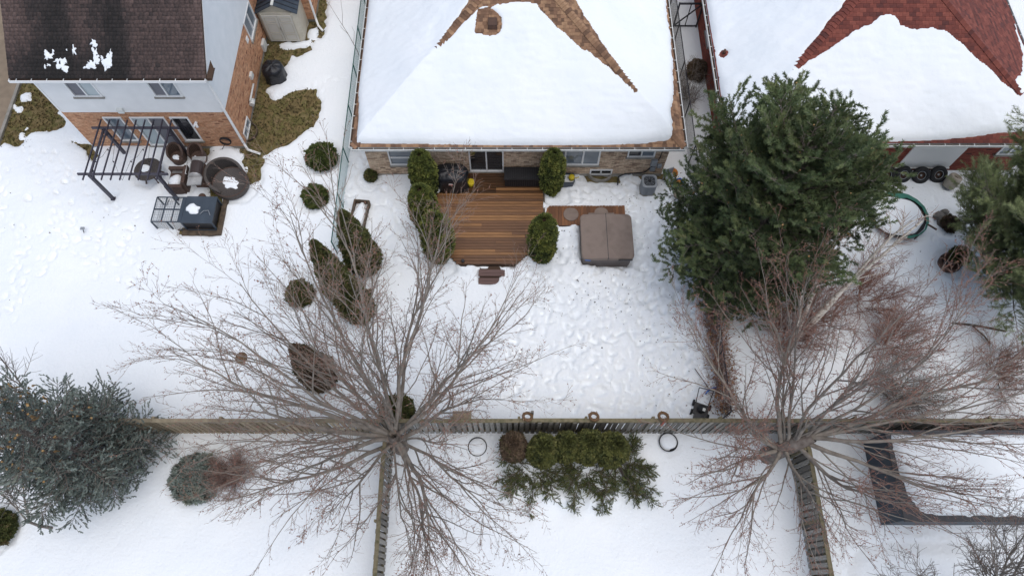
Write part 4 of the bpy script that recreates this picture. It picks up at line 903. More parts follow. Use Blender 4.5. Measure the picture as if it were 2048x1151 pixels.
def cedar(name, label, base, h, prof, n, m='cedar', seed=1, group=None, cat='evergreen shrub', lean=(0, 0), cav=.0, parent_mesh=None, size=1.0, brown=0):
    """prof: list of (radius, z fraction)"""
    rng = np.random.default_rng(seed); t = thing(name, label, cat, (*base, 0), 0, group)
    pz = np.array([z for r, z in prof]) * h; pr = np.array([r for r, z in prof])
    z = rng.uniform(0, 1, n * 3) * h; r = np.interp(z, pz, pr); keep = rng.uniform(0, pr.max(), n * 3) < r + .05; z = z[keep][:n]; r = np.interp(z, pz, pr)
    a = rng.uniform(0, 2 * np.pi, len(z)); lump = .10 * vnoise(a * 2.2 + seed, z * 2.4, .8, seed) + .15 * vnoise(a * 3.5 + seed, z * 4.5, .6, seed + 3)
    rr = r * (1 + lump) * rng.uniform(.80, 1.03, len(z)) + .0
    top = h * pz.max() / h
    hol = .42 if name == 'columnar_cedar' else 0.0; n2 = int(n * .12); ft = np.sqrt(rng.uniform(hol ** 2, 1, n2)); at = rng.uniform(0, 6.28, n2); rt = prof[-1][0] + .5 * (prof[-2][0] - prof[-1][0])
    X = np.concatenate([rr * np.cos(a), ft * rt * np.cos(at)]); Y = np.concatenate([rr * np.sin(a), ft * rt * np.sin(at)]); Z = np.concatenate([z, h - ft ** 2 * (h - pz[-2]) * .6 + rng.normal(0, .03, n2)])
    slope = np.gradient(pr, pz); nz = -np.interp(z, pz, slope)
    d = np.stack([np.cos(np.concatenate([a, at])), np.sin(np.concatenate([a, at])), np.concatenate([np.clip(nz, -.3, 2) + .55, np.full(n2, 2.0)])], -1) + rng.normal(0, .35, (len(X), 3))
    tint = np.clip(.45 + 2.6 * np.concatenate([lump, np.zeros(n2)]) + rng.normal(0, .16, len(X)) + .12 * np.concatenate([z / h, np.ones(n2)]), 0, 1)  # hollows between clumps tinted darker, tops lighter: shading put into the colour
    X = X + lean[0] * Z / h; Y = Y + lean[1] * Z / h
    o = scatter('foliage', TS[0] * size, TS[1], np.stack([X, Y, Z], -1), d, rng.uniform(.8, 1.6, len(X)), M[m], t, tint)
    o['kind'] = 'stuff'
    c = revolve_core([(r_, z_ * h * (.93 if hol else 1)) for r_, z_ in prof], seed); c.v = [(x + lean[0] * zz / h, y + lean[1] * zz / h, zz) for x, y, zz in c.v]; c.build('shade_core', M['core'], t)  # solid dark core; the shaded interior is put into its colour
    if hol:
        pk = np.stack([rng.normal(0, .09, 60), rng.normal(0, .09, 60), h * .93 + rng.uniform(0, .1, 60)], -1); pk[:, 0] += lean[0]
        scatter('brown_tips', TS[0] * .9, TS[1], pk, rng.normal(0, .4, (60, 3)) + [0, 0, 1], rng.uniform(.7, 1.2, 60), M['litter'], t)['kind'] = 'stuff'
    return t
COLM = lambda r: [(r * .5, 0), (r * .85, .14), (r, .38), (r * .98, .62), (r * .86, .82), (r * .64, .94), (r * .42, 1.0)]
CONE = lambda r: [(r * .7, 0), (r, .12), (r * .95, .3), (r * .75, .55), (r * .48, .78), (r * .2, .95), (r * .04, 1.0)]
BALL = lambda r: [(r * .5, 0), (r * .85, .2), (r, .45), (r * .92, .7), (r * .6, .9), (r * .25, 1.0)]
gC = 'columnar cedars around the wooden deck'
cedar('columnar_cedar', 'columnar green cedar left of the deck, nearest the house wall', (-3.74, 16.2), 3.0, COLM(.50), 7000, seed=1, group=gC)
cedar('columnar_cedar', 'columnar cedar with a dark hollow top, middle of three left of the deck', (-3.66, 14.6), 2.95, COLM(.50), 7000, seed=2, group=gC)
cedar('columnar_cedar', 'broad columnar cedar at the lower left corner of the deck', (-3.05, 13.2), 3.1, COLM(.57), 8000, seed=3, group=gC)
cedar('columnar_cedar', 'columnar cedar standing right of the black deck box by the window', (1.72, 16.45), 2.75, COLM(.44), 6500, seed=4, group=gC)
cedar('columnar_cedar', 'rounded columnar cedar between the deck and the hot tub', (1.25, 13.15), 3.05, COLM(.50), 7500, seed=5, group=gC)
gD = 'dark conical cedars beside the chain-link fence'
cedar('conical_cedar', 'dark conical cedar closest to the raised planter', (-6.15, 12.7), 4.2, CONE(.66), 8000, 'cedar_dark', 11, gD, 'evergreen tree', (-.1, .1))
cedar('conical_cedar', 'dark twin-tipped conical cedar, leftmost of the three under the bare tree', (-6.98, 11.35), 4.4, CONE(.56), 7000, 'cedar_dark', 12, gD, 'evergreen tree', (-.1, .1))
cedar('conical_cedar', 'dark conical cedar, lowest of the three under the bare tree', (-6.2, 10.6), 3.9, CONE(.62), 7000, 'cedar_dark', 13, gD, 'evergreen tree', (-.25, .1))
cedar('conical_cedar', 'brown half-dead conical cedar half hidden by bare branches', (-7.45, 7.8), 3.6, CONE(.6), 6000, 'cedar_brown', 14, gD, 'evergreen tree', (-.1, 0))
gB = 'clipped round shrubs on the snowy lawn'
for (px, py, r_, m_, lb, sd) in [(643, 312, .66, 'boxwood', 'round green bush beside the brown grass patch, topmost of the lawn shrubs', 21), (630, 392, .52, 'boxwood', 'small round green bush left of the chain-link fence end', 22), (600, 586, .52, 'cedar_dark', 'round olive bush seen through bare twigs left of the conical cedars', 23), (795, 822, .62, 'cedar_dark', 'dark bush behind the fence under the big bare tree', 24)]:
    x, y, _ = P(px, py, r_ * .7); cedar('round_bush', lb, (x, y), r_ * 1.35, BALL(r_), 3500, m_, sd, gB, size=.8)
cedar('round_bush', 'dark grey-green round shrub between the blue spruce and the reddish shrub', P(388, 955, .6)[:2], .95, BALL(.85), 4500, 'spruce', 25, size=.9)
cedar('round_bush', 'dark bush cut off by the lower left edge', P(-14, 1052, .6)[:2], .9, BALL(.6), 3000, 'cedar_dark', 26, size=.9)
cedar('round_bush', 'low dark mossy bush at the left foot of the central bungalow', P(742, 352, .2)[:2], .5, BALL(.24), 900, 'cedar_dark', 27, size=.8)
cedar('round_bush', 'orange-brown leafy bush in the gap beside the red wall', (8.85, 22.9), .9, BALL(.45), 1500, 'cedar_brown', 28, size=.9)
gH = 'rounded cedars in the row along the grey fence'
for px, r_, hh, lb, sd, m_ in [(1028, .40, 2.0, 'brownish rounded cedar at the left end of the fence-side row', 31, 'cedar_brown'), (1086, .47, 2.25, 'second rounded cedar from the left in the fence-side row', 32, 'cedar_olive'), (1133, .41, 2.2, 'middle rounded cedar of the fence-side row', 33, 'cedar_olive'), (1179, .48, 2.35, 'large rounded cedar, second from the right in the fence-side row', 34, 'cedar_olive'), (1229, .49, 2.5, 'tallest rounded cedar at the right end of the fence-side row', 35, 'cedar_olive')]:
    x = (px - 1024) / 1364 * 23.9; cedar('rounded_cedar', lb, (x, 4.85 + .10 * math.sin(sd * 2.3)), hh, COLM(r_), 6000, m_, sd, gH, lean=(.06 * math.sin(sd), -.05))
# brown vine hedge along the black fence
hg = thing('vine_hedge', 'strip of brown leafless vine hedge along the fence left of the birch', 'hedge', (8.1, 8.6, 0))
hp = []; rng = np.random.default_rng(77)
for i in range(1500):
    p0 = np.array([rng.normal(0, .22), rng.uniform(-2.2, 3.2), rng.uniform(.0, 1.2)]); d_ = rng.normal(0, 1, 3) * [1, 1, .6] + [0, 0, .4]; d_ /= np.linalg.norm(d_)
    l_ = rng.uniform(.2, .5); p1 = p0 + d_ * l_ * .5; p2 = p1 + (d_ + rng.normal(0, .4, 3)) * l_ * .5; hp.append((np.array([p0, p1, p2]), np.array([.009, .007, .005])))
tubes('vine_stems', hp, 'twig_red', hg, 3, kind='stuff')
LV = np.array([(-.02, 0, 0), (.02, 0, 0), (.03, .05, .01), (-.02, .05, .0)]); LF = np.array([(0, 1, 2, 3)])
n = 1800; lp_ = np.stack([rng.normal(0, .25, n), rng.uniform(-2.4, 3.4, n), rng.uniform(.02, 1.3, n)], -1)
scatter('vine_leaves', LV, LF, lp_, rng.normal(0, 1, (n, 3)), rng.uniform(.8, 1.6, n), M['dead_leaf'], hg)['kind'] = 'stuff'

def brush_tpl(n, L, nl, w, ang, seed=1, hexa=False):
    r_ = random.Random(seed); V = []; F = []
    for i in range(n):
        t = (i + r_.random()) / n; a = r_.uniform(0, 6.283); el = math.radians(r_.uniform(*ang)); s_ = 1.0 - .35 * t
        d = np.array([math.cos(a) * math.sin(el), math.sin(a) * math.sin(el), math.cos(el)]); p = np.array([0, 0, t * L]); k = np.cross(d, [math.cos(a + 1.3), math.sin(a + 1.3), .3]); k /= np.linalg.norm(k)
        b = len(V); V += [p - k * w / 2, p + k * w / 2, p + d * nl * s_]; F += [(b, b + 1, b + 2)]
    return np.array(V), np.array(F)
def conifer(name, label, base, h, prof, whorl, per, tpl, m, seed, lean=(0, 0), el=(0, 30), up=.06, sub=7, brush_step=.22, bl=1.0, tr=.18, z0=.6, sublen=.45, cones=0, mtr='bark', spread=.45, lv=(.70, 1.10)):
    rng = np.random.default_rng(seed); t = thing(name, label, 'tree', (*base, 0))
    tz = np.linspace(0, h * .97, 12); tubes('trunk', [(np.stack([lean[0] * (tz / h) ** 1.2, lean[1] * (tz / h) ** 1.2, tz], -1), tr * (1 - tz / h * .92))], mtr, t, 9)
    br_, pos, dirs, tn = [], [], [], []
    pz = np.array([z for r, z in prof]) * h; pr = np.array([r for r, z in prof])
    for wv in range(whorl):
        z = z0 + (h - z0) * (wv + rng.uniform(-.3, .3)) / whorl; z = max(z, z0 * .8)
        f = z / h; Lb = float(np.interp(z, pz, pr)); c0 = np.array([lean[0] * f ** 1.2, lean[1] * f ** 1.2, z]); np_ = max(3, int(per * (1 - .4 * f)))
        for b in range(np_):
            az = 2 * math.pi * (b + rng.uniform(-.35, .35)) / np_ + wv * 1.1; e_ = math.radians(el[0] + (el[1] - el[0]) * f + rng.normal(0, 6)); L = Lb * rng.uniform(*lv) / max(math.cos(e_), .5)
            d = np.array([math.cos(az) * math.cos(e_), math.sin(az) * math.cos(e_), math.sin(e_)]); n = 6; p = c0.copy(); pts = [p.copy()]
            for i in range(n):
                d = d + rng.normal(0, .06, 3) + [0, 0, up * (i / n)]; d /= np.linalg.norm(d); p = p + d * L / n; pts.append(p.copy())
            pts = np.array(pts); br_.append((pts, np.linspace(.03 * (L / 3) + .008, .006, n + 1))); bt_ = rng.uniform(-.12, .12)
            lat = np.cross([0, 0, 1.0], d); lat /= np.linalg.norm(lat)
            ns = max(3, int(sub * L / 2.5))
            for s_ in range(ns * 2):
                t_ = .22 + .78 * (s_ + rng.random()) / (ns * 2); fi = min(t_ * n, n - 1e-3); i = int(fi); q = pts[i] + (pts[i + 1] - pts[i]) * (fi - i)
                tg = pts[i + 1] - pts[i]; tg /= np.linalg.norm(tg); sd_ = 1 if s_ % 2 else -1; an = math.radians(rng.uniform(35, 65))
                sd = tg * math.cos(an) + lat * sd_ * math.sin(an) + [0, 0, rng.uniform(-.05, .25)]; sd /= np.linalg.norm(sd); sl = sublen * L * (1 - .6 * t_) * rng.uniform(.7, 1.2) + .15
                nb = max(1, int(sl / brush_step))
                br_.append((np.array([q, q + sd * sl]), np.array([.009, .005])))
                for k in range(nb):
                    u = (k + .6) / nb; pp = q + sd * sl * u; dd_ = sd + rng.normal(0, spread, 3) + [0, 0, .25]
                    pos.append(pp); dirs.append(dd_); tn.append(.34 + bt_ + rng.normal(0, .15) + .22 * (u * t_) + .16 * f)  # needles darker inward, lighter at the tips: bough shade put into the tint
            pos.append(pts[-1]); dirs.append(d); tn.append(.6)
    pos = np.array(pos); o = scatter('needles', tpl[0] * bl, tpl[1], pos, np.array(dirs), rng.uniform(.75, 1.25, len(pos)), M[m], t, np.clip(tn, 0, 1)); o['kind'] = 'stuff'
    tubes('branches', br_, 'bark', t, 4, kind='stuff')
    if cones:
        k = rng.integers(0, len(pos), cones) if cones > 0 else []
        CV = np.array([(-.03, 0, 0), (0, .03, 0), (.03, 0, 0), (0, -.03, 0), (0, 0, -.11), (0, 0, .04)]); CF = np.array([(0, 1, 4), (1, 2, 4), (2, 3, 4), (3, 0, 4), (0, 1, 5), (1, 2, 5), (2, 3, 5), (3, 0, 5)])
        pk = pos[k] + rng.normal(0, .05, (len(k), 3)) + [0, 0, .1]
        scatter('cones', CV, CF, pk, rng.normal(0, .5, (len(k), 3)) + [0, 0, 1], rng.uniform(.7, 1.2, len(k)), M['cone_tan'], t)['kind'] = 'stuff'
    return t, len(pos)
PB = brush_tpl(40, .22, .115, .022, (25, 65)); SB = brush_tpl(30, .20, .055, .034, (35, 75), 3)
pp, n_ = conifer('tall_pine', 'tall dark green pine between the hot tub yard and the red bungalow', (9.2, 12.4), 8.5,
            [(2.2, 0), (2.85, .15), (3.35, .35), (3.3, .55), (2.5, .72), (1.3, .88), (.2, 1.0)], 20, 10, PB, 'pine', 5, (.1, .5), el=(-8, 58), up=.10, sub=10, brush_step=.17, bl=1.15, tr=.2, z0=.9, cones=260)
print('pine brushes', n_)
pp, n_ = conifer('pale_pine', 'soft pale green pine at the right edge with its trunk showing', (20.0, 11.9), 7.0,
            [(2.6, 0), (3.3, .2), (3.6, .45), (3.1, .65), (2.0, .85), (.4, 1.0)], 16, 10, brush_tpl(40, .30, .14, .012, (20, 60)), 'pine_pale', 6, (.0, .3), el=(5, 55), up=.08, sub=11, brush_step=.17, bl=1.15, tr=.17, z0=1.6)
print('pale', n_)
pp, n_ = conifer('blue_spruce', 'blue-green spruce at the lower left overhanging the tan fence', (-14.75, 4.5), 9.0,
            [(1.8, 0), (2.2, .12), (2.1, .3), (1.7, .5), (1.2, .7), (.65, .88), (.1, 1.0)], 21, 9, SB, 'spruce', 7, (-.2, .0), lv=(.55, 1.12), el=(-12, 24), up=.09, sub=15, brush_step=.15, bl=.95, tr=.16, z0=.5, cones=0, spread=.4)
print('spruce', n_)
# cones near the spruce top
rng = np.random.default_rng(9); k = 160; zc = rng.uniform(4.2, 8.2, k); rc = np.interp(zc / 9.0, [0, .3, .5, .7, .88, 1], [2.4, 2.3, 1.85, 1.3, .7, .1]) * rng.uniform(.55, .95, k); ac = rng.uniform(0, 6.28, k)
CV = np.array([(-.03, 0, 0), (0, .03, 0), (.03, 0, 0), (0, -.03, 0), (0, 0, -.12), (0, 0, .04)]); CF = np.array([(0, 1, 4), (1, 2, 4), (2, 3, 4), (3, 0, 4), (0, 1, 5), (1, 2, 5), (2, 3, 5), (3, 0, 5)])
scatter('cones', CV, CF, np.stack([rc * np.cos(ac) - .2 * zc / 9, rc * np.sin(ac), zc + .1], -1), rng.normal(0, .5, (k, 3)) + [0, 0, 1], rng.uniform(.9, 1.5, k), M['cone_tan'], pp)['kind'] = 'stuff'
# spreading junipers below the cedar row
JB = brush_tpl(20, .20, .06, .022, (20, 60), 5)
def juniper(label, base, stems, seed, n=9):
    rng = np.random.default_rng(seed); t = thing('spreading_juniper', label, 'shrub', (*base, 0), 0, 'spreading junipers below the cedar row'); br_, pos, dirs = [], [], []
    for az, L in stems:
        for k in range(2):
            a = math.radians(az + rng.uniform(-14, 14)); d = np.array([math.cos(a), math.sin(a), .35]); p = np.array([0, 0, .15]); pts = [p.copy()]; Lk = L * rng.uniform(.7, 1.05)
            for i in range(6): d = d + rng.normal(0, .12, 3) + [0, 0, -.03]; d /= np.linalg.norm(d); p = p + d * Lk / 6; p[2] = max(p[2], .22); pts.append(p.copy())
            pts = np.array(pts); br_.append((pts, np.linspace(.022, .008, 7)))
            for s_ in range(26):
                t_ = .3 + .7 * rng.random(); fi = min(t_ * 6, 5.99); i = int(fi); q = pts[i] + (pts[i + 1] - pts[i]) * (fi - i); sd = (pts[i + 1] - pts[i]) * 3 / Lk + rng.normal(0, .6, 3) * [1, 1, .5] + [0, 0, .15]; sd /= np.linalg.norm(sd); sl = rng.uniform(.15, .42) * (1.15 - .5 * t_)
                br_.append((np.array([q, q + sd * sl]), np.array([.006, .004])))
                for u in (.35, .65, .95):
                    pos.append(q + sd * sl * u); dirs.append(sd + rng.normal(0, .45, 3))
    scatter('foliage', JB[0], JB[1], np.array(pos), np.array(dirs), rng.uniform(.7, 1.2, len(pos)), M['juniper'], t)['kind'] = 'stuff'
    tubes('stems', br_, 'bark', t, 4, kind='stuff'); return t
juniper('spreading juniper under the left cedars of the fence row', P(1070, 925)[:2], [(200, 2.0), (220, 1.9), (240, 1.9), (262, 1.9), (285, 1.7), (180, 1.8), (305, 1.6), (160, 1.3)], 81)
juniper('spreading juniper with a snow hollow, middle of the three', P(1165, 930)[:2], [(235, 1.7), (255, 1.8), (275, 1.9), (295, 1.8), (315, 1.7), (215, 1.2)], 82)
juniper('spreading juniper reaching right beyond the tallest fence cedar', P(1230, 925)[:2], [(350, 1.6), (10, 1.3), (325, 1.9), (300, 1.9), (280, 1.8), (255, 1.8), (30, 1.2)], 83)
# dead leaves, cones and twigs fallen on the snow
n = 2600; rng = np.random.default_rng(91); pts = []
zones = [((1100, 1420, 340, 640), 1100), ((1280, 1430, 640, 830), 260), ((1000, 1300, 540, 700), 120), ((440, 1100, 560, 840), 300), ((1760, 2040, 380, 700), 400), ((0, 700, 300, 620), 120), ((500, 1500, 880, 1151), 130), ((0, 70, 170, 300), 220), ((880, 1060, 520, 560), 60)]
for (a, b, c, d_), k in zones:
    cl = [(rng.uniform(a, b), rng.uniform(c, d_)) for _ in range(14)]
    for i in range(int(k * .62)):
        cc = cl[rng.integers(0, 14)]; x, y, _ = P(rng.uniform(a, b), rng.uniform(c, d_)) if i % 2 else P(np.clip(rng.normal(cc[0], 22), a, b), np.clip(rng.normal(cc[1], 18), c, d_))
        if (-3.4 < x < 1.5 and 12.4 < y < 17.3): continue
        pts.append((x, y, ground_at(x, y) + .012))
pts = np.array(pts); LTV = np.array([(-.02, 0, 0), (.025, 0, 0), (.03, .0, .03), (-.015, .0, .035)]); 
scatter('fallen_litter', LTV, LF, pts, np.stack([rng.normal(0, 1, len(pts)), rng.normal(0, 1, len(pts)), rng.normal(0, .25, len(pts))], -1), rng.uniform(.25, 1.1, len(pts)) ** 1.5 * 1.2, M['litter'])
tag(bpy.data.objects['fallen_litter'], 'scattered dead leaves, cones and twig bits on the trampled snow', 'leaf litter', kind='stuff')
# ================================================================== DECK AND YARD OF THE BUNGALOW
DK = thing('wooden_deck', 'stained brown board deck with cut corners behind the central bungalow', 'deck', (-1.0, 14.9, 0))
DZ = .38
def deck_x(y):
    l, r = -3.30, 1.36
    if y < 13.75: r = 1.36 - (13.75 - y) * 1.05; l = -3.3 + (13.75 - y) * .9
    return l, r
y = 12.62
while y < 17.15:
    l, r = deck_x(y + .07); xs_ = [l]
    for c in sorted(random.sample([-2.6, -2.0, -1.3, -.7, 0., .55], random.choice([0, 1, 1, 1]))):
        if l + .3 < c < r - .3: xs_.append(c)
    xs_.append(r)
    for a, b in zip(xs_[:-1], xs_[1:]):
        MB().box(a + .003 - (a + b) / 2, b - .003 - (a + b) / 2, 0, .122, -.03, 0).build('deck_board', M['deck_wood_wet' if y > 16.75 or (y > 15.9 and random.random() < (y - 15.6)) else 'deck_wood'], DK, ((a + b) / 2 + 1.0, y - 14.9, DZ + random.uniform(-.002, .002)))
    y += .1385
sk = MB(); sk.prism([(-2.15, 12.63), (.1, 12.63), (1.33, 13.78), (1.33, 17.14), (-3.27, 17.14), (-3.27, 13.8)], .0, DZ - .035); sk.build('deck_frame', M['brown_dark'], DK, world=True)  # solid dark fill; shade in the board gaps is put into its colour
rm = MB(); rm.box(1.37, 1.43, 13.9, 17.1, .1, DZ + .01); rm.bar((1.40, 13.82, .25), (.14, 12.6, .25), .05, .26); rm.build('rim_board', M['old_wood'], DK, world=True)
for k, (yy, zz) in enumerate([(12.27, .24), (12.12, .24), (11.95, .12), (11.80, .12)]):
    MB().box(-1.05, .05, 0, .14, -.035, 0).build('step_board', M['deck_grey'], DK, (.0 - .35 + 1, yy - 14.9, zz + .02))
MB().box(-1.35, -.35, 12.1, 12.6, 0, .2).build('step_frame', M['brown_dark'], DK, world=True)
MB().lathe([(.07, 0), (.07, .12), (.05, .14)], n=12).build('post_light', M['black_plastic'], DK, (-2.05 + 1, 12.72 - 14.9, DZ))
WK = thing('wooden_walkway', 'narrow brown walkway of crosswise boards leading from the deck to the hot tub', 'walkway', (3.2, 15.0, 0))
x = 1.46
while x < 4.92:
    MB().box(0, .128, 14.52 - 15, 15.5 - 15, -.03, 0).build('deck_board', M['deck_wood2'], WK, (x - 3.2, random.uniform(-.01, .01), .27)); x += .1385
MB().box(1.46, 4.9, 14.55, 15.47, .02, .235).build('walkway_frame', M['brown_dark'], WK, world=True)
rs = thing('round_step', 'round brown ribbed stepping disc lying on the walkway boards', 'step', P(1142, 428, .3)[:2] + (.272,))
MB().lathe([(.33, 0), (.33, .025), (.31, .035)], n=28).build('disc', M['tub_cover'], rs)
rb = MB()
for k in range(-3, 4):
    hw = math.sqrt(.31 ** 2 - (k * .085) ** 2); rb.box(-hw, hw, k * .085 - .032, k * .085 + .032, .034, .044)
rb.build('rib', M['tub_cover'], rs, kind='stuff')
ts = thing('tub_step', 'brown rounded plastic step behind the hot tub, mostly hidden by its cover', 'step', (3.85, 14.9, .27))
st_ = MB(); st_.prism([(-.55, -.25), (.55, -.25), (.55, .12), (.3, .12)] + [(.3 * math.cos(a), .12 + .28 * math.sin(a)) for a in np.linspace(.1, 3.04, 10)] + [(-.3, .12), (-.55, .12)], 0, .2); st_.build('step_body', M['tub_cover'], ts)
# hot tub
HT = thing('hot_tub', 'square brown hot tub with a folding padded cover in the snowy yard', 'hot tub', (3.95, 13.62, 0))
def rrect(w, d, r, n=5):
    pts = []
    for cx, cy, a0 in ((w / 2 - r, d / 2 - r, 0), (-w / 2 + r, d / 2 - r, 90), (-w / 2 + r, -d / 2 + r, 180), (w / 2 - r, -d / 2 + r, 270)):
        for i in range(n + 1): a = math.radians(a0 + 90 * i / n); pts.append((cx + r * math.cos(a), cy + r * math.sin(a)))
    return pts
body = MB(); n0 = rrect(2.06, 2.0, .22)
body.loft([[(x, y, z) for x, y in rrect(2.06 - i, 2.0 - i, .22)] for z, i in ((0, .16), (.10, .02), (.80, 0.0))], True, False); body.build('cabinet', M['tub_body'], HT)
sl = MB()
for i in range(26):
    xx = -.85 + i * .068; sl.box(xx, xx + .05, -1.008, -.99, .1, .78)
for i in range(26):
    xx = -.85 + i * .068; sl.box(-1.038, -1.02, xx, xx + .05, .1, .78)
sl.build('cabinet_slats', M['tub_body'], HT, kind='stuff')
for sg in (-1, 1):
    c = MB(); pl_ = []
    w = 1.06
    outer = rrect(2.16, 2.10, .2); half = [(x, y) for x, y in outer if x * sg > .02]
    xs0 = .012 * sg
    if sg > 0: poly = [(xs0, -1.05)] + sorted([p for p in half if p[1] < 0], key=lambda p: p[0]) [:] ; poly = [(xs0, -1.05)] + [p for p in outer[18:]] + [p for p in outer[:6]] + [(xs0, 1.05)]
    else: poly = [(xs0, 1.05)] + outer[6:18] + [(xs0, -1.05)]
    zt = lambda x: .955 + .05 * (1 - abs(x) / 1.08)
    b0 = len(c.v); N = len(poly)
    c.v += [(x, y, .80) for x, y in poly] + [(x, y, zt(x) - .02) for x, y in poly] + [(x * .975 + .0, y * .975, zt(x)) for x, y in poly]
    for k in (0, N):
        for i in range(N): c.f.append((k + i, k + (i + 1) % N, k + N + (i + 1) % N, k + N + i)); c.sm.append(False)
    c.f.append(tuple(2 * N + i for i in range(N))); c.sm.append(False); c.f.append(tuple(reversed(range(N)))); c.sm.append(False)
    c.build('cover_half', M['tub_cover'], HT)
MB().box(-.02, .02, -1.06, 1.06, .93, 1.0).build('cover_hinge', M['black_plastic'], HT)
MB().box(.42, 1.0, -1.10, -1.05, .86, .90).build('cover_lock_strap', M['black_plastic'], HT)
MB().bar((-.95, -1.06, .84), (-.72, -1.06, .80), .015, .04).build('trim_strip', M['blue'], HT)
# covered barbecue
def cover(t, w, d, h, m, seed, topw=.75, px=3.2):
    mb = MB(); n = 40; rings = []
    for z, f in ((0, 1.0), (.15, .97), (.45, .93), (.7, .96), (.85, .93), (.95, .78), (1.0, .5), (1.02, .12)):
        r = []
        for i in range(n):
            a = 2 * math.pi * i / n; ca, sa = math.cos(a), math.sin(a); q_ = (abs(ca) ** px + abs(sa) ** px) ** (-1 / px)
            fold = 1 + .05 * math.sin(a * 9 + seed) * (1 - z) + .03 * math.sin(a * 5 + seed * 2 + z * 6)
            r.append((ca * q_ * w / 2 * f * fold, sa * q_ * d / 2 * f * fold, z * h + .02 * math.sin(a * 7 + seed) * (z > .5)))
        rings.append(r)
    return mb.loft(rings, True, True).build('fabric_cover', M[m], t)
bq = thing('covered_barbecue', 'barbecue under a black fabric cover on the wooden deck by the patio door', 'barbecue', (-2.62, 16.55, DZ)); cover(bq, 1.52, 1.0, 1.05, 'black_cloth', 1)
tg_ = MB(); tg_.hexa([(-.10, -.49, .62), (.10, -.49, .62), (.10, -.47, .62), (-.10, -.47, .62), (-.10, -.455, .72), (.10, -.455, .72), (.10, -.44, .72), (-.10, -.44, .72)]); tg_.build('label_patch', M['white_old'], bq)
for x_ in (-.06, .0, .06):
    MB().box(x_ - .02, x_ + .02, -.505, -.485, .645, .685).build('patch_mark', M['ribbon'], bq)
b2 = thing('covered_barbecue', 'barbecue under a shiny black cover on the grass beside the left house', 'barbecue', (-11.35, 22.75, 0)); cover(b2, 1.05, .95, .95, 'black_cloth', 5, px=2.4)
# deck box
db = thing('deck_box', 'long black slatted storage box on the deck against the brick wall', 'storage box', (.45, 16.72, DZ))
MB().box(-.76, .76, -.30, .30, 0, .52).build('box_body', M['black_plastic'], db)
lid = MB().box(-.79, .79, -.33, .33, .525, .56).build('lid', M['black_plastic'], db)
for k in range(16):
    MB().box(-.035, .035, -.29, .29, 0, .012).build('lid_slat', M['rubber'], lid, (-.72 + k * .096, 0, .562))
for k in range(16):
    MB().box(-.035, .035, -.012, 0, .05, .46).build('front_slat', M['rubber'], db, (-.72 + k * .096, -.302, 0))
def bin_(name, label, cat, loc, w, d, h, m, rz=0, rim=None, fill=None, t=.02):
    b = thing(name, label, cat, loc, rz); c = MB(); w2, d2 = w / 2, d / 2
    o = rrect(w, d, min(w, d) * .18, 3); i_ = [(x * .88, y * .88) for x, y in o]
    c.loft([[(x * .85, y * .85, 0) for x, y in o], [(x, y, h) for x, y in o], [(x, y, h) for x, y in i_], [(x * .84, y * .84, .04) for x, y in i_]], True, False); c.build('tub', M[m], b)
    if fill: MB().prism([(x * .86, y * .86) for x, y in o], .05, h * .8).build('contents', M[fill], b)
    return b
bin_('plastic_bin', 'teal plastic tub squeezed between the black deck box and the cedar', 'bin', (1.42, 16.65, DZ), .28, .5, .35, 'teal')
bin_('plastic_bin', 'dark blue bin with snow inside just right of the window cedar', 'bin', (2.45, 16.75, 0.1), .62, .5, .45, 'navy', fill='snow')
kb_ = thing('watering_can', 'yellow watering can on the dark blue bin under the window', 'watering can', (2.62, 16.72, .5))
MB().lathe([(.12, 0), (.13, .2), (.07, .25)], n=14).build('can_body', M['yellow'], kb_); MB().tube([(.1, 0, .05), (.22, -.05, .15), (.3, -.08, .28)], .02, 6).build('spout', M['yellow'], kb_); MB().torus((-.1, 0, .15), .08, .012, (0, 1, 0), 14, 5).build('handle', M['yellow'], kb_)
yb = thing('yellow_bucket', 'yellow bucket beside the covered barbecue on the deck', 'bucket', (-1.80, 16.45, DZ)); MB().lathe([(.11, 0), (.15, .32)], n=16).build('bucket_body', M['yellow'], yb); MB().torus((0, 0, .32), .15, .012, n=18, m=5).build('rim', M['yellow'], yb)
wb = thing('white_bucket', 'pale bag slumped behind the left edge of the covered barbecue', 'bag', (-3.28, 16.25, DZ)); MB().loft([[(.14 * math.cos(a) * f, .22 * math.sin(a) * f, z) for a in np.linspace(0, 6.28, 13)[:-1]] for z, f in ((0, 1), (.12, 1.05), (.22, .6), (.25, .2))]).build('sack', M['white_old'], wb); wb.name = 'slumped_bag'
# air conditioner
ac = thing('air_conditioner', 'round-cornered grey outdoor air conditioner by the brick wall', 'air conditioner', (6.0, 16.45, 0.02))
MB().prism(rrect(.66, .66, .16), 0, .06).build('base', M['foundation'], ac); MB().prism(rrect(.58, .58, .15), .06, .68).build('coil', M['rubber'], ac)
lv_ = MB()
for k in range(11):
    o = rrect(.64, .64, .17); i_ = rrect(.60, .60, .16); z = .1 + k * .055
    lv_.loft([[(x, y, z) for x, y in i_], [(x, y, z - .01) for x, y in o], [(x, y, z + .012) for x, y in o], [(x, y, z + .015) for x, y in i_]], True, False, False, False)
for k in range(12):
    a = 2 * math.pi * k / 12; lv_.bar((.31 * math.cos(a), .31 * math.sin(a), .06), (.31 * math.cos(a), .31 * math.sin(a), .70), .015)
lv_.build('louvres', M['grey_box'], ac, kind='stuff')
tp = MB(); tp.loft([[(x, y, z) for x, y in rrect(w, w, .16)] for z, w in ((.69, .66), (.74, .66), (.75, .6), (.75, .5), (.72, .48))], True, False, False, False); tp.build('top_cover', M['grey_box'], ac)
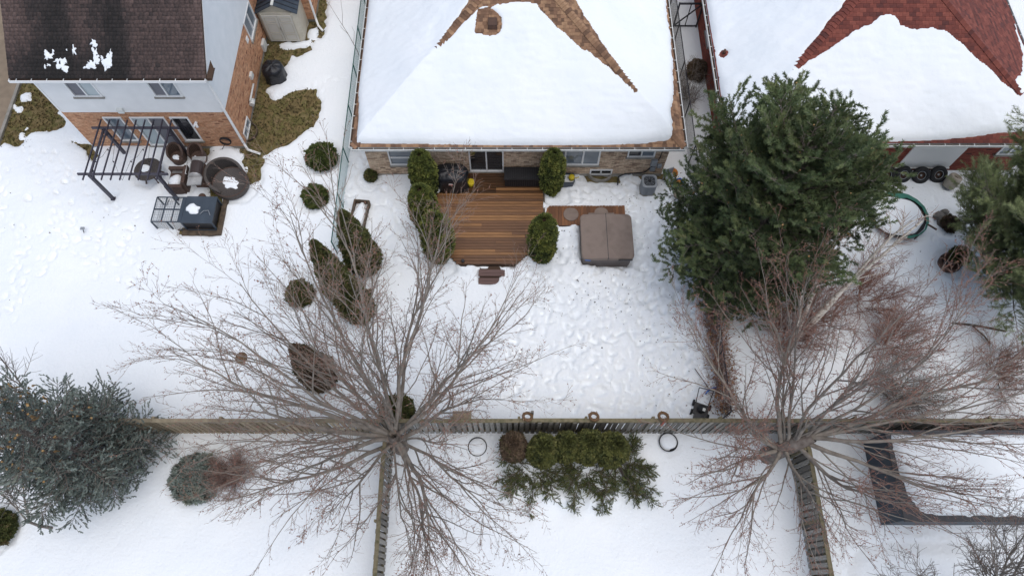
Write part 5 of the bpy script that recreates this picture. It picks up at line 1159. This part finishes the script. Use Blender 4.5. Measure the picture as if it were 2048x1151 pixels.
MB().cyl((0, 0, .66), (0, 0, .70), .23, n=20).build('fan_well', M['rubber'], ac)
gr_ = MB()
for k in range(5): gr_.torus((0, 0, .74), .05 + k * .045, .006, n=20, m=4)
for k in range(8): a = k * math.pi / 4; gr_.bar((0, 0, .74), (.25 * math.cos(a), .25 * math.sin(a), .74), .008)
gr_.build('fan_grille', M['grey_box'], ac, kind='stuff'); MB().cyl((0, 0, .735), (0, 0, .765), .075, n=14).build('fan_hub', M['black_plastic'], ac)
# planter
pb = thing('raised_planter', 'weathered wooden planter box filled with snow beside the green chain-link fence', 'planter', (-6.62, 14.95, 0), R(-6))
for (x0, x1, y0, y1) in ((-.34, -.29, -.75, .75), (.29, .34, -.75, .75), (-.29, .29, -.75, -.70), (-.29, .29, .70, .75)): MB().box(x0, x1, y0, y1, 0, .45).build('side_board', M['old_wood'], pb)
blob_on('planter_snow', 'strip of snow filling the wooden planter box', (-6.62, 14.95), .27, .70, lambda a, b: .28, .10, R(-6), 5, rag=.1)
# clutter behind the pine
bin_('plastic_bin', 'bright blue bin with junk in the corner behind the pine', 'bin', (7.35, 16.6, 0.0), .45, .4, .4, 'blue', .4, fill='orange')
cp = thing('clay_pot', 'round tan pot near the pine at the bungalow corner', 'pot', (7.3, 16.05, .1)); MB().lathe([(.14, 0), (.22, .25), (.24, .28), (.20, .28), (.18, .2), (.02, .18)], n=20).build('pot_body', M['clay'], cp)
cp = thing('orange_pot', 'orange flower pot beside the grey chair at the bungalow corner', 'pot', (7.15, 17.15, .1)); MB().lathe([(.14, 0), (.22, .25), (.24, .28), (.20, .28), (.17, .2), (.02, .18)], n=20).build('pot_body', M['orange'], cp)
gc = thing('plastic_chair', 'grey chair tucked between the bungalow corner and the clutter', 'chair', (6.98, 16.85, .05), R(20)); MB().box(-.2, .2, -.2, .2, .36, .40).build('seat', M['grey_box'], gc); MB().box(-.2, .2, .17, .21, .41, .8).build('backrest', M['grey_box'], gc)
for a, b in ((-.18, -.18), (.18, -.18), (-.18, .18), (.18, .18)): MB().bar((a, b, 0), (a, b, .36), .035).build('leg', M['grey_box'], gc)

# ================================================================== PATIO OF THE LEFT HOUSE
pg = thing('pergola', 'dark metal pergola with thin rafters on the snowy patio of the left house', 'pergola', (-16.2, 17.15, 0))
for x in (-1.4, 1.42):
    for y in (-1.2, 1.15): MB().box(x - .06, x + .06, y - .06, y + .06, 0, 1.98).build('post', M['purple_metal'], pg); MB().box(x - .09, x + .09, y - .09, y + .09, .1, .13).build('post_foot', M['purple_metal'], pg)
for y in (-1.2, 1.15): MB().box(-1.85, 1.9, y - .035, y + .035, 1.985, 2.09).build('beam', M['purple_metal'], pg)
for x in (-1.4, 1.42): MB().box(x - .035, x + .035, -1.16, 1.11, 1.90, 1.98).build('side_beam', M['purple_metal'], pg)
for i in range(9):
    x = -1.5 + i * .38; MB().box(x - .018, x + .018, -1.55, 1.5, 2.095, 2.16).build('rafter', M['purple_metal'], pg)
for x in (-1.4, 1.42):
    for y, s_ in ((-1.2, 1), (1.15, -1)): MB().bar((x, y, 1.55), (x, y + .35 * s_, 1.9), .04).build('brace', M['purple_metal'], pg)
# string lights: bulbs hanging from the rafters
sg_ = thing('string_lights', 'string of small dark bulbs sagging across the pergola rafters', 'string lights', (-16.2, 17.15, 0))
pts = [(-1.4 + i * .188, -.9 + .9 * (i % 4) / 3 * (1 if (i // 4) % 2 == 0 else -1) + .45, 1.9 - .10 * (i % 2)) for i in range(16)]
MB().tube(pts, .006, 4).build('cable', M['rubber'], sg_)
for p in pts[::2]: MB().lathe([(.012, -.10), (.03, -.07), (.02, -.02), (.01, 0)], p, 8).build('bulb', M['black_plastic'], sg_)
# round table
rt = thing('round_table', 'round brown patio table with a snow patch under the pergola', 'table', (-16.0, 17.05, 0.08))
MB().lathe([(.0, .66), (.58, .66), (.60, .68), (.58, .70), (.0, .70)], n=36, cap0=False, cap1=False).build('tabletop', M['wicker_grey'], rt)
sl = MB()
for k in range(-7, 8): hw = math.sqrt(.56 ** 2 - (k * .072) ** 2); sl.box(-hw, hw, k * .072 - .031, k * .072 + .031, .702, .712)
sl.build('table_slats', M['wicker_grey'], rt, kind='stuff')
for a in (0.7, 2.3, 3.9, 5.4): MB().bar((.15 * math.cos(a), .15 * math.sin(a), .6), (.45 * math.cos(a), .45 * math.sin(a), 0), .05).build('leg', M['wicker'], rt)
blob_on('table_snow', 'round snow patch sitting on the round patio table', (-16.12, 17.08), .21, .19, lambda a, b: .79, .06, 0, 3, rag=.2)
def wicker_tub_chair(label, x, y, rz):
    t = thing('wicker_armchair', label, 'chair', (x, y, .08), rz, 'brown wicker armchairs on the left patio')
    MB().lathe([(.30, 0), (.33, .36), (.31, .40)], n=24).build('seat_base', M['wicker'], t)
    MB().shell((0, 0), .29, .36, R(-20), R(200), .2, lambda q: .55 + .38 * math.sin(math.pi * q) ** .8, 26).build('backrest', M['wicker'], t)
    r_ = MB()
    for k in range(14):
        a = R(-10 + k * 200 / 13); q_ = (k * 200 / 13 + 10) / 220; zt = .53 + .37 * math.sin(math.pi * q_) ** .8
        r_.bar((.285 * math.cos(a), .285 * math.sin(a), .40), (.285 * math.cos(a), .285 * math.sin(a), zt), .025)
    r_.build('back_ribs', M['brown_dark'], t, kind='stuff'); return t
wicker_tub_chair('round-backed wicker chair near the pergola post, with snow on its seat', -15.02, 17.95, R(0)); wicker_tub_chair('round-backed wicker chair in front of the dark window, right of its twin', -14.1, 17.95, R(-8))
blob_on('seat_snow', 'snow lump on the seat of the round-backed chair by the pergola post', (-15.05, 17.88), .17, .15, lambda a, b: .48, .07, 0, 4, rag=.3)
blob_on('seat_snow', 'small snow bit on the seat of the chair before the dark window', (-14.2, 17.85), .08, .11, lambda a, b: .48, .05, 0, 6, rag=.3)
sf = thing('wicker_sofa_chair', 'square brown wicker armchair with a snow-covered seat facing the round table', 'chair', (-14.75, 16.75, .05))
MB().box(-.38, .3, -.4, .4, .0, .40).build('seat_base', M['wicker'], sf); MB().hexa([(.3, -.45, 0), (.44, -.45, 0), (.44, .45, 0), (.3, .45, 0), (.36, -.45, .82), (.52, -.45, .82), (.52, .45, .82), (.36, .45, .82)]).build('backrest', M['wicker'], sf)
for s_ in (-1, 1): MB().box(-.42, .34, s_ * .47 - .07, s_ * .47 + .07, 0, .6).build('armrest', M['wicker'], sf)
for k in range(4): MB().box(-.3, .3, .41 - .0 + 0, .43, .0, .02).build('slat', M['steel'], sf, (0, -.02 - k * .035, .43))
blob_on('seat_snow', 'thick square snow cushion on the square wicker armchair', (-14.83, 16.63), .28, .31, lambda a, b: .44, .16, 0, 7, rag=.18)
# steel grill
gr = thing('gas_grill', 'stainless steel gas grill with a brown lid on the left patio', 'grill', (-13.72, 16.75, .15), R(2))
MB().box(-.26, .26, -.24, .52, .0, .78).build('cart', M['rust'], gr)
lid = MB(); rings = []
for yy in (-.18, .48):
    rings.append([(-.26, yy, .80)] + [(-.26 + .26 * (1 - math.cos(a)), yy, .84 + .24 * math.sin(a)) for a in np.linspace(0, math.pi, 9)] + [(.26, yy, .80)])
lid.loft(rings, True, False); lid.build('lid', M['lid_brown'], gr)
for yy in (-.21, .50):
    r_ = [[(-.27, y2, .80)] + [(-.27 + .27 * (1 - math.cos(a)), y2, .85 + .25 * math.sin(a)) for a in np.linspace(0, math.pi, 9)] + [(.27, y2, .80)] for y2 in (yy - .03, yy + .03)]; MB().loft(r_, True, False).build('lid_end', M['steel'], gr)
MB().box(-.30, .30, -.66, -.25, .80, .86).build('side_shelf', M['steel'], gr); MB().box(-.28, .30, .54, .80, .80, .86).build('side_shelf', M['steel'], gr)
MB().box(-.36, -.29, -.2, .5, .60, .78).build('control_panel', M['steel'], gr); MB().tube([(-.33, -.15, .95), (-.40, -.15, .95), (-.40, .45, .95), (-.33, .45, .95)], .016, 6).build('handle', M['steel'], gr)
MB().lathe([(.10, 0), (.15, .03), (.15, .2), (.08, .27)], n=18).build('gas_bottle', M['rust'], gr, (.1, -.82, 0))
for k in range(4): MB().cyl((-.375, -.1 + k * .17, .69), (-.36, -.1 + k * .17, .69), .03, n=10).build('knob', M['black_plastic'], gr)
# round daybed
bd = thing('round_wicker_daybed', 'round dark wicker daybed with curved back and snow on its seat', 'daybed', (-12.55, 16.75, 0.05))
MB().lathe([(.70, 0), (.76, .10), (.80, .38), (.74, .40), (.70, .33), (.02, .31)], (.12, -.15, 0), 36).build('seat_base', M['wicker_grey'], bd)
MB().shell((-.1, .08), .70, .80, R(30), R(262), .0, lambda q: .40 + .45 * math.sin(math.pi * min(max(q, 0), 1)) ** .6, 40).build('backrest', M['wicker_grey'], bd)
rbs = MB()
for k in range(12):
    z = .45 + k * .035; h_ = 1
    rbs.torus((-.1, .08, z), .805, .010, (0, 0, 1), 30, 4, R(0), R(1)) if False else None
MB().torus((.12, -.15, .40), .765, .025, n=40, m=6).build('rim', M['wicker'], bd)
blob_on('daybed_snow', 'rounded snow patch melting on the seat of the round daybed', (-12.46, 16.62), .42, .28, lambda a, b: .37, .06, R(-25), 8, rag=.3)
# rabbit hutch
ht = thing('wire_pet_run', 'black framed pet run, left half wire mesh and right half roofed', 'pet cage', (-14.0, 15.0, .03), R(-1))
hw, hd, hh = 1.28, .60, .72
fr = MB()
for x in (-hw, -.62, 0): 
    for y in (-hd, hd): MB().box(x - .025, x + .025, y - .025, y + .025, 0, hh).build('frame_post', M['navy'], ht)
for y in (-hd, hd, 0): MB().box(-hw, -.03, y - .022, y + .022, hh, hh + .04).build('frame_bar', M['navy'], ht)
for y in (-hd, hd): MB().box(-hw, -.03, y - .02, y + .02, .0, .04).build('frame_bar', M['navy'], ht)
for x in (-hw, -.85, -.43): MB().box(x - .02, x + .02, -hd + .02, hd - .02, hh + .001, hh + .039).build('frame_bar', M['navy'], ht)
MB().bar((-1.2, .55, .05), (-.8, .55, .65), .03).build('frame_brace', M['navy'], ht)
wm2 = MB(); k = -hw
while k < 0: wm2.box(k - .003, k + .003, -hd, hd, hh + .02, hh + .026); wm2.box(k - .003, k + .003, -hd - .003, -hd + .003, 0, hh); k += .08
k = -hd
while k < hd: wm2.box(-hw, 0, k - .003, k + .003, hh + .02, hh + .026); k += .08
k = .08
while k < hh: wm2.box(-hw, 0, -hd - .003, -hd + .003, k - .003, k + .003); wm2.box(-hw - .003, -hw + .003, -hd, hd, k - .003, k + .003); k += .08
wm2.build('wire_mesh', M['dark_wire'], ht, kind='stuff')
MB().box(.02, 1.26, -hd, hd, .18, .70).build('shelter_box', M['black_plastic'], ht); MB().box(-.16, .0, -hd - .02, hd + .02, hh + .0, hh + .05).build('frame_bar', M['navy'], ht)
rfp = MB().box(.01, 1.32, -hd - .05, hd + .05, .73, .77).build('shelter_roof', M['navy'], ht)
for x in (.0, 1.28):
    for y in (-hd, hd): MB().box(x - .03, x + .03, y - .03, y + .03, 0, .73).build('frame_post', M['navy'], ht)
MB().box(.02, 1.28, -hd - .04, -hd - .005, .02, .12).build('frame_bar', M['navy'], ht)
MB().tube([(.75, -.25, .80), (.9, -.1, .84), (1.1, -.08, .84), (1.2, -.3, .79)], .014, 6).build('carry_handle', M['grey_box'], ht)
blob_on('roof_snow_lump', 'snow lump on the dark roof panel of the pet run', (-13.62, 15.02), .29, .24, lambda a, b: .79, .10, R(-10), 9, rag=.3)
tl = thing('timber_edging', 'dark wet timber edging in an L around the pet run corner', 'edging', (-12.6, 14.2, 0))
MB().box(-.1, .1, -.1, 2.6, 0, .2).build('timber', M['old_wood'], tl); MB().box(-1.6, -.11, -.1, .1, 0, .18).build('timber', M['old_wood'], tl); MB().box(-1.6, -.11, .12, .26, 0, .12).build('timber', M['old_wood'], tl)
hs = thing('garden_hose', 'coiled black garden hose hanging on the brick corner of the left house', 'hose', (-12.85, 18.62, .75))
for k in range(4): MB().torus((0, -.04 - k * .022, 0), .24 - .015 * (k % 2), .018, (0.0, 1, 0), 24, 6).build('coil', M['rubber'], hs)
MB().tube([(-.1, -.05, -.22), (-.35, -.1, -.55), (-.8, -.15, -.62)], .014, 6).build('hose_end', M['rubber'], hs)
sk_ = thing('solar_stake_light', 'small dark stake light leaning in the snow left of the pet run', 'garden light', (*P(170, 467)[:2], .05)); MB().bar((0, 0, 0), (.08, .05, .28), .03).build('stake', M['black_plastic'], sk_); MB().box(.0, .16, .0, .12, .28, .33).build('lamp_head', M['grey_box'], sk_)
# garden shed
sh_ = thing('garden_shed', 'beige resin garden shed with double panelled doors and dark gable roof', 'shed', (-11.2, 25.2, 0))
wbk = MB(); wbk.prism([(-.92, .0), (-.75, -.12), (.75, -.12), (.92, 0), (.92, 2.4), (-.92, 2.4)], .05, 1.85); wbk.build('wall', M['shed_beige'], sh_)
gbl = MB(); gbl.add([(-.92, 0, 1.85), (.92, 0, 1.85), (0, 0, 2.32), (-.92, 2.4, 1.85), (.92, 2.4, 1.85), (0, 2.4, 2.32)], [(0, 1, 2), (3, 5, 4), (0, 3, 4, 1)]); gbl.build('gable', M['shed_beige'], sh_)
for sg in (-1, 1):
    r_ = MB().hexa([(0, -.14, 2.33), (sg * 1.02, -.14, 1.80), (sg * 1.02, 2.5, 1.80), (0, 2.5, 2.33), (0, -.14, 2.37), (sg * 1.02, -.14, 1.84), (sg * 1.02, 2.5, 1.84), (0, 2.5, 2.37)]).build('roof_panel', M['navy'], sh_)
    for k in range(9): MB().bar((sg * .03, 0, 2.375), (sg * 1.0, 0, 1.867), .03, .02).build('rib', M['black_metal'], r_, (0, .1 + k * .27, 0))
    dr = MB().box(sg * .015 if sg > 0 else -.70, .70 if sg > 0 else -.015, -.16, -.122, .10, 1.72).build('door', M['shed_door'], sh_)
    for z0, z1 in ((.2, .55), (.65, 1.25), (1.35, 1.62)):
        a, b = sorted((sg * .10, sg * .62))
        fr_ = MB()
        for (u0, u1, v0, v1) in ((a, b, z0, z0 + .03), (a, b, z1 - .03, z1), (a, a + .03, z0 + .03, z1 - .03), (b - .03, b, z0 + .03, z1 - .03)): fr_.box(u0, u1, -.175, -.161, v0, v1)
        fr_.build('door_panel', M['shed_beige'], dr, kind='stuff')
MB().box(-.03, .03, -.20, -.165, .85, 1.0).build('latch', M['steel'], sh_)
for x in (-.72, .72): MB().box(x - .02, x + .02, -.165, -.12, .08, 1.8).build('corner_trim', M['shed_beige'], sh_)
MB().box(-.06, .06, -.17, 2.5, 2.36, 2.40).build('ridge_cap', M['white_old'], sh_)

# ================================================================== RIGHT YARD
for i, px in enumerate((1771, 1804, 1839, 1874)):
    p = P(px, 350, .3); lb = ['leftmost black tyre leaning on the red brick wall', 'second tyre from the left leaning under the white panel', 'third tyre from the left leaning under the white panel', 'black tyre leaning on the wall right beside the pale barrel'][i]
    if i == 0:
        ty = thing('car_tyre', lb, 'tyre', (p[0], 17.02, .08), 0, 'tyres leaning along the red brick wall')
        ax = Vector((0, -1, .9)).normalized(); c = Vector((0, 0, .30))
        MB().torus(c, .28, .115, ax, 36, 10).build('tread', M['rubber'], ty)
        MB().torus(c + ax * .06, .185, .014, ax, 30, 6).build('rim', M['grey_box'], ty); MB().cyl(c - ax * .05, c - ax * .03, .18, n=24).build('wheel_disc', M['rust'], ty)
        for k in range(5):
            u = ax.orthogonal().normalized(); w = ax.cross(u); a = k * 2 * math.pi / 5; d = u * math.cos(a) + w * math.sin(a); MB().bar(c + d * .03, c + d * .18, .035, .02, ax).build('spoke', M['rust'], ty)
        MB().cyl(c - ax * .02, c + ax * .03, .045, n=10).build('hub', M['grey_box'], ty); T0 = ty
    else: copy_tree(T0, (p[0], 17.02 + random.uniform(-.03, .03), .08), R(random.uniform(-6, 6)), lb)
bl = thing('pale_barrel', 'pale concrete-grey barrel tipped beside the row of tyres', 'barrel', (19.35, 16.55, .15), R(0))
ax = Vector((.28, .32, .9)).normalized(); n_ = 24; u = ax.orthogonal().normalized(); w = ax.cross(u); rings = []
for r_, z in ((.24, 0), (.27, .06), (.30, .3), (.27, .55), (.24, .60), (.19, .60), (.19, .50)): rings.append([ax * z + (u * math.cos(2 * math.pi * k / n_) + w * math.sin(2 * math.pi * k / n_)) * r_ for k in range(n_)])
MB().loft(rings).build('barrel_body', M['clay'], bl); MB().cyl(ax * .50, ax * .52, .13, n=12).build('plug', M['old_wood'], bl)
tp_ = P(1797, 430, .5); tr_ = thing('childrens_trampoline', 'small trampoline with torn teal padding and snow on its mat', 'trampoline', (tp_[0], tp_[1], 0))
R0 = 1.24; NT = 18; oc = [(R0 * math.cos(2 * math.pi * k / NT), R0 * math.sin(2 * math.pi * k / NT) * .92) for k in range(NT)]
fr_ = MB().torus((0, 0, .5), R0, .022, (0, 0, 1), 40, 6); fr_.v = [(x, y * .92, z) for x, y, z in fr_.v]; fr_.build('frame_tube', M['rust'], tr_)
for k in (0, 3, 6, 9, 12, 15): MB().bar((*oc[k], 0), (*oc[k], .48), .04).build('leg', M['rust'], tr_)
wd = {-5: .05, -4: .08, -3: .02, -2: .03, -1: .07, 0: .09, 1: .09, 2: .12, 3: .16, 4: .30, 5: .10, 6: .05}
pts = [(k, wd[k]) for k in sorted(wd)]
for (k0, w0), (k1, w1) in zip(pts[:-1], pts[1:]):
    q_ = [oc[k0 % NT], oc[k1 % NT]]; w_ = [w0, w1]; v8 = []
    for z in (.525, .55):
        v8 += [(q_[0][0] * 1.02, q_[0][1] * 1.02, z), (q_[1][0] * 1.02, q_[1][1] * 1.02, z), (q_[1][0] * (1 - w_[1]), q_[1][1] * (1 - w_[1]), z + .02), (q_[0][0] * (1 - w_[0]), q_[0][1] * (1 - w_[0]), z + .02)]
    MB().hexa(v8).build('pad', M['teal'], tr_)
MB().bar((oc[17][0] - .1, oc[17][1] - .12, .6), (oc[17][0] + .25, oc[17][1] - .35, .55), .07, .04).build('torn_strap', M['rust'], tr_)
MB().prism([(x * .95, y * .95) for x, y in oc], .46, .49).build('mat', M['rubber'], tr_)
blob_on('trampoline_snow', 'smooth white snow heap filling the trampoline with teal padding', (tp_[0] - .05, tp_[1] - .05), 1.12, 1.0, lambda a, b: .49, .20, 0, 12, rag=.08, res=36)
def rockm(name, r, seed, m='rock', parent=None, loc=(0, 0, 0), flat=.6):
    mb = MB(); rings = []
    for j in range(6):
        ph = math.pi * (j + .3) / 6.4; rings.append([(r * math.sin(ph) * math.cos(a) * (1 + .28 * math.sin(a * 2 + seed + j)), r * math.sin(ph) * math.sin(a) * (1 + .25 * math.cos(a * 3 + seed)), -r * flat * math.cos(ph) * (1 + .1 * math.sin(seed * j)) + r * flat * .6) for a in np.linspace(0, 2 * math.pi, 10)[:-1]])
    return mb.loft(rings, True, False).build(name, M[m], parent, loc)
for px, py, r, lb in [(1876, 432, .24, 'flat grey rock left of the brown clump near the trampoline'), (1889, 424, .18, 'small curved grey rock at the back of the rock group'), (1884, 446, .2, 'lower grey rock touching the brown clump')]:
    p = P(px, py, .15); o = rockm('garden_rock', r, px, loc=(p[0], p[1], .08)); tag(o, lb, 'rock', 'rocks beside the trampoline')
cedar('dry_clump', 'brown dried plant clump beside the grey garden rocks', P(1899, 448, .2)[:2], .45, BALL(.34), 1400, 'cedar_brown', 29, None, 'plant', size=.9)
bc = thing('compost_barrel', 'dark brown sunken barrel beside a low green bush in the right yard', 'barrel', (*P(1893, 530)[:2], 0)); MB().lathe([(.40, 0), (.45, .25), (.44, .32), (.37, .32), (.32, .1), (.02, .08)], n=26).build('barrel_body', M['rust'], bc); MB().box(-.28, .15, -.1, .1, .24, .28).build('plank', M['black_plastic'], bc)
cedar('round_bush', 'low green bush touching the dark brown barrel in the right yard', P(1918, 512, .2)[:2], .55, BALL(.36), 1500, 'cedar', 30, size=.9)
wt = thing('fallen_branch', 'pale fallen branch lying across the snow at the right edge', 'branch', P(1950, 655, .2)); MB().tube([(-.9, .2, 0), (-.3, .1, .1), (.4, .0, .05), (1.2, -.15, 0)], .045, 6).build('stick', M['old_wood'], wt); MB().tube([(-.2, .1, .1), (.2, -.4, .1), (.4, -.7, .02)], .03, 6).build('stick', M['old_wood'], wt)
# mower and shovel by the black fence
mw = thing('folded_mower', 'black reel mower with its handle folded lying in snow by the corner', 'mower', (*P(1398, 822)[:2], .1), R(-20))
MB().box(-.28, .28, -.22, .22, .08, .22).build('deck', M['black_plastic'], mw)
for a, b in ((-.32, -.18), (.32, -.18), (-.32, .2), (.32, .2)): MB().cyl((a - .03, b, .11), (a + .03, b, .11), .12, n=16).build('wheel', M['rubber'], mw)
MB().tube([(-.25, .2, .2), (-.3, .75, .4), (.25, .8, .42), (.22, .2, .2)], .018, 6).build('handle', M['black_metal'], mw); MB().lathe([(.15, 0), (.16, .12), (.08, .18)], n=14).build('engine', M['rubber'], mw, (0, 0, .22)); MB().box(-.2, .2, -.55, -.23, .05, .28).build('grass_bag', M['black_cloth'], mw); MB().box(.02, .12, -.1, .02, .4, .44).build('cap', M['white_old'], mw)
sv = thing('blue_shovel', 'blue snow shovel blade lying behind the black mower', 'shovel', (*P(1417, 783)[:2], .14), R(25)); MB().shell((0, -.5), .5, .52, R(60), R(120), 0, .28, 8).build('blade', M['blue'], sv); MB().cyl((0, 0, .1), (-.1, 1.0, .14), .016, n=8).build('shaft', M['rust'], sv)
# wreaths on the fence
for (px, lb, rb_, r_) in [(1055, 'wreath on the grey fence behind the leftmost rounded cedars', 0, .15), (1188, 'brown wreath on the fence cap behind the second cedar from right', 0, .15), (1327, 'brown wreath with a red ribbon hanging on the grey fence', 1, .16)]:
    x = (px - 1024) / 1354 * 24.0; w = thing('twig_wreath', lb, 'wreath', (x, FY + .12, 2.02), 0, 'twig wreaths hung on the grey fence')
    MB().torus((0, 0, 0), r_, .055, (0.1, .35, 1), 24, 8).build('ring', M['wreath'], w)
    tv = scatter('twig_ends', LV * .8, LF, np.array([(r_ * math.cos(a), r_ * math.sin(a), .02) for a in np.linspace(0, 6.2, 60)]) + RNG.normal(0, .03, (60, 3)), RNG.normal(0, 1, (60, 3)), .8, M['dead_leaf'], w); tv['kind'] = 'stuff'
    if rb_:
        MB().hexa([(-.03, -.22, -.5), (.03, -.22, -.5), (.03, -.215, -.5), (-.03, -.215, -.5), (-.03, -.2, .02), (.03, -.2, .02), (.03, -.19, .02), (-.03, -.19, .02)]).build('ribbon', M['ribbon'], w); MB().bar((-.1, -.15, .05), (.1, -.15, .05), .06, .05).build('bow', M['boxwood'], w)
# buried planters
for px, py, lb in [(1336, 884, 'snow-filled black pot rim right of the cedar row'), (955, 893, 'black pot rim half buried in snow left of the cedar row')]:
    p = P(px, py, .15); t = thing('buried_pot', lb, 'planter', (p[0], p[1], 0), 0, 'black pots sunk in the snow'); MB().lathe([(.30, 0), (.36, .22), (.33, .22), (.29, .1), (.02, .08)], n=30).build('pot_body', M['rubber'], t)
    blob_on('pot_snow', 'snow heap inside the ' + ('pot right of the cedar row' if px > 1200 else 'pot left of the cedar row'), (p[0] + .02, p[1] + .05), .33, .31, lambda a, b: .16, .09, 0, px, rag=.06)
bx = thing('wooden_crate', 'small tan wooden box standing on the snow behind the fence near the big tree', 'box', (*P(925, 836, .3)[:2], 0)); MB().box(-.32, .32, -.2, .2, 0, .5).build('crate_body', M['picket_tan'], bx); MB().box(-.35, .35, -.23, .23, .505, .54).build('lid', M['picket_tan'], bx)
sl_ = thing('wooden_stake', 'short grey wooden stake sticking up behind the fence left of the middle wreath', 'stake', (*P(1063, 838, 1.0)[:2], 0)); MB().box(-.05, .05, -.03, .03, 0, 2.2).build('stake_post', M['picket_grey'], sl_)
# bird nest in the big tree
bn = thing('bird_nest', 'dark bird nest lodged among bare branches at the left of the big tree', 'nest', P(484, 716, 5.0)); MB().lathe([(.05, -.1), (.16, -.04), (.20, .06), (.15, .09), (.10, .02), (.01, .0)], n=16).build('nest_bowl', M['wreath'], bn)
# dark flat shed, bottom right
ds_ = thing('flat_roof_shed', 'dark navy ribbed shed with a thick snow layer on its flat roof', 'shed', (13.2, 2.3, 0))
SX, SY, SH = 12.5, 2.95, 1.95
MB().box(.03, SX, .03, SY, 0, SH - .05).build('wall', M['navy'], ds_)
k = 0; z = .06
while z < SH - .1:
    MB().hexa([(0, 0, 0), (.03, .0, 0), (.03, SY, 0), (0, SY, 0), (.018, 0, .15), (.03, 0, .15), (.03, SY, .15), (.018, SY, .15)]).build('wall_panel', M['navy'], ds_, (0, .01, z)); MB().box(.04, SX, -.0, .025, 0, .14).build('wall_panel', M['navy'], ds_, (0, 0, z)); z += .165
rp = MB(); rp.box(-.06, SX + .06, -.06, SY + .06, SH - .045, SH + .02); rp.build('roof', M['black_metal'], ds_)
xs_ = np.arange(-.02, SX, .1); ys_ = np.arange(-.0, SY + .02, .06); X, Y = np.meshgrid(xs_, ys_); poly = [(.55, .30), (.25, .8), (.12, 1.6), (.08, 2.85), (SX - .1, 2.87), (SX - .1, .06), (6, .10), (1.5, .14), (.8, .16)]
s_ = -sdf(X, Y, poly) + .03 * vnoise(X, Y, .3, 5); Z = SH + .03 + np.where(s_ > 0, .24 * (1 - np.exp(-np.maximum(s_, 0) / .14)) + .012 * fbm(X, Y, .6, 2, 4), -.06)
a_, b_ = X.shape; idx = np.arange(a_ * b_).reshape(a_, b_); Fq = np.stack([idx[:-1, :-1], idx[:-1, 1:], idx[1:, 1:], idx[1:, :-1]], -1).reshape(-1, 4); Fq = Fq[(s_.ravel()[Fq] > 0).any(1)]
o = np_mesh('shed_roof_snow', np.stack([X, Y, Z], -1).reshape(-1, 3), Fq, M['roof_snow'], None, (13.2, 2.3, 0), smooth=True); tag(o, 'thick snow slab on the dark flat-roofed shed at lower right', 'snow', kind='stuff')
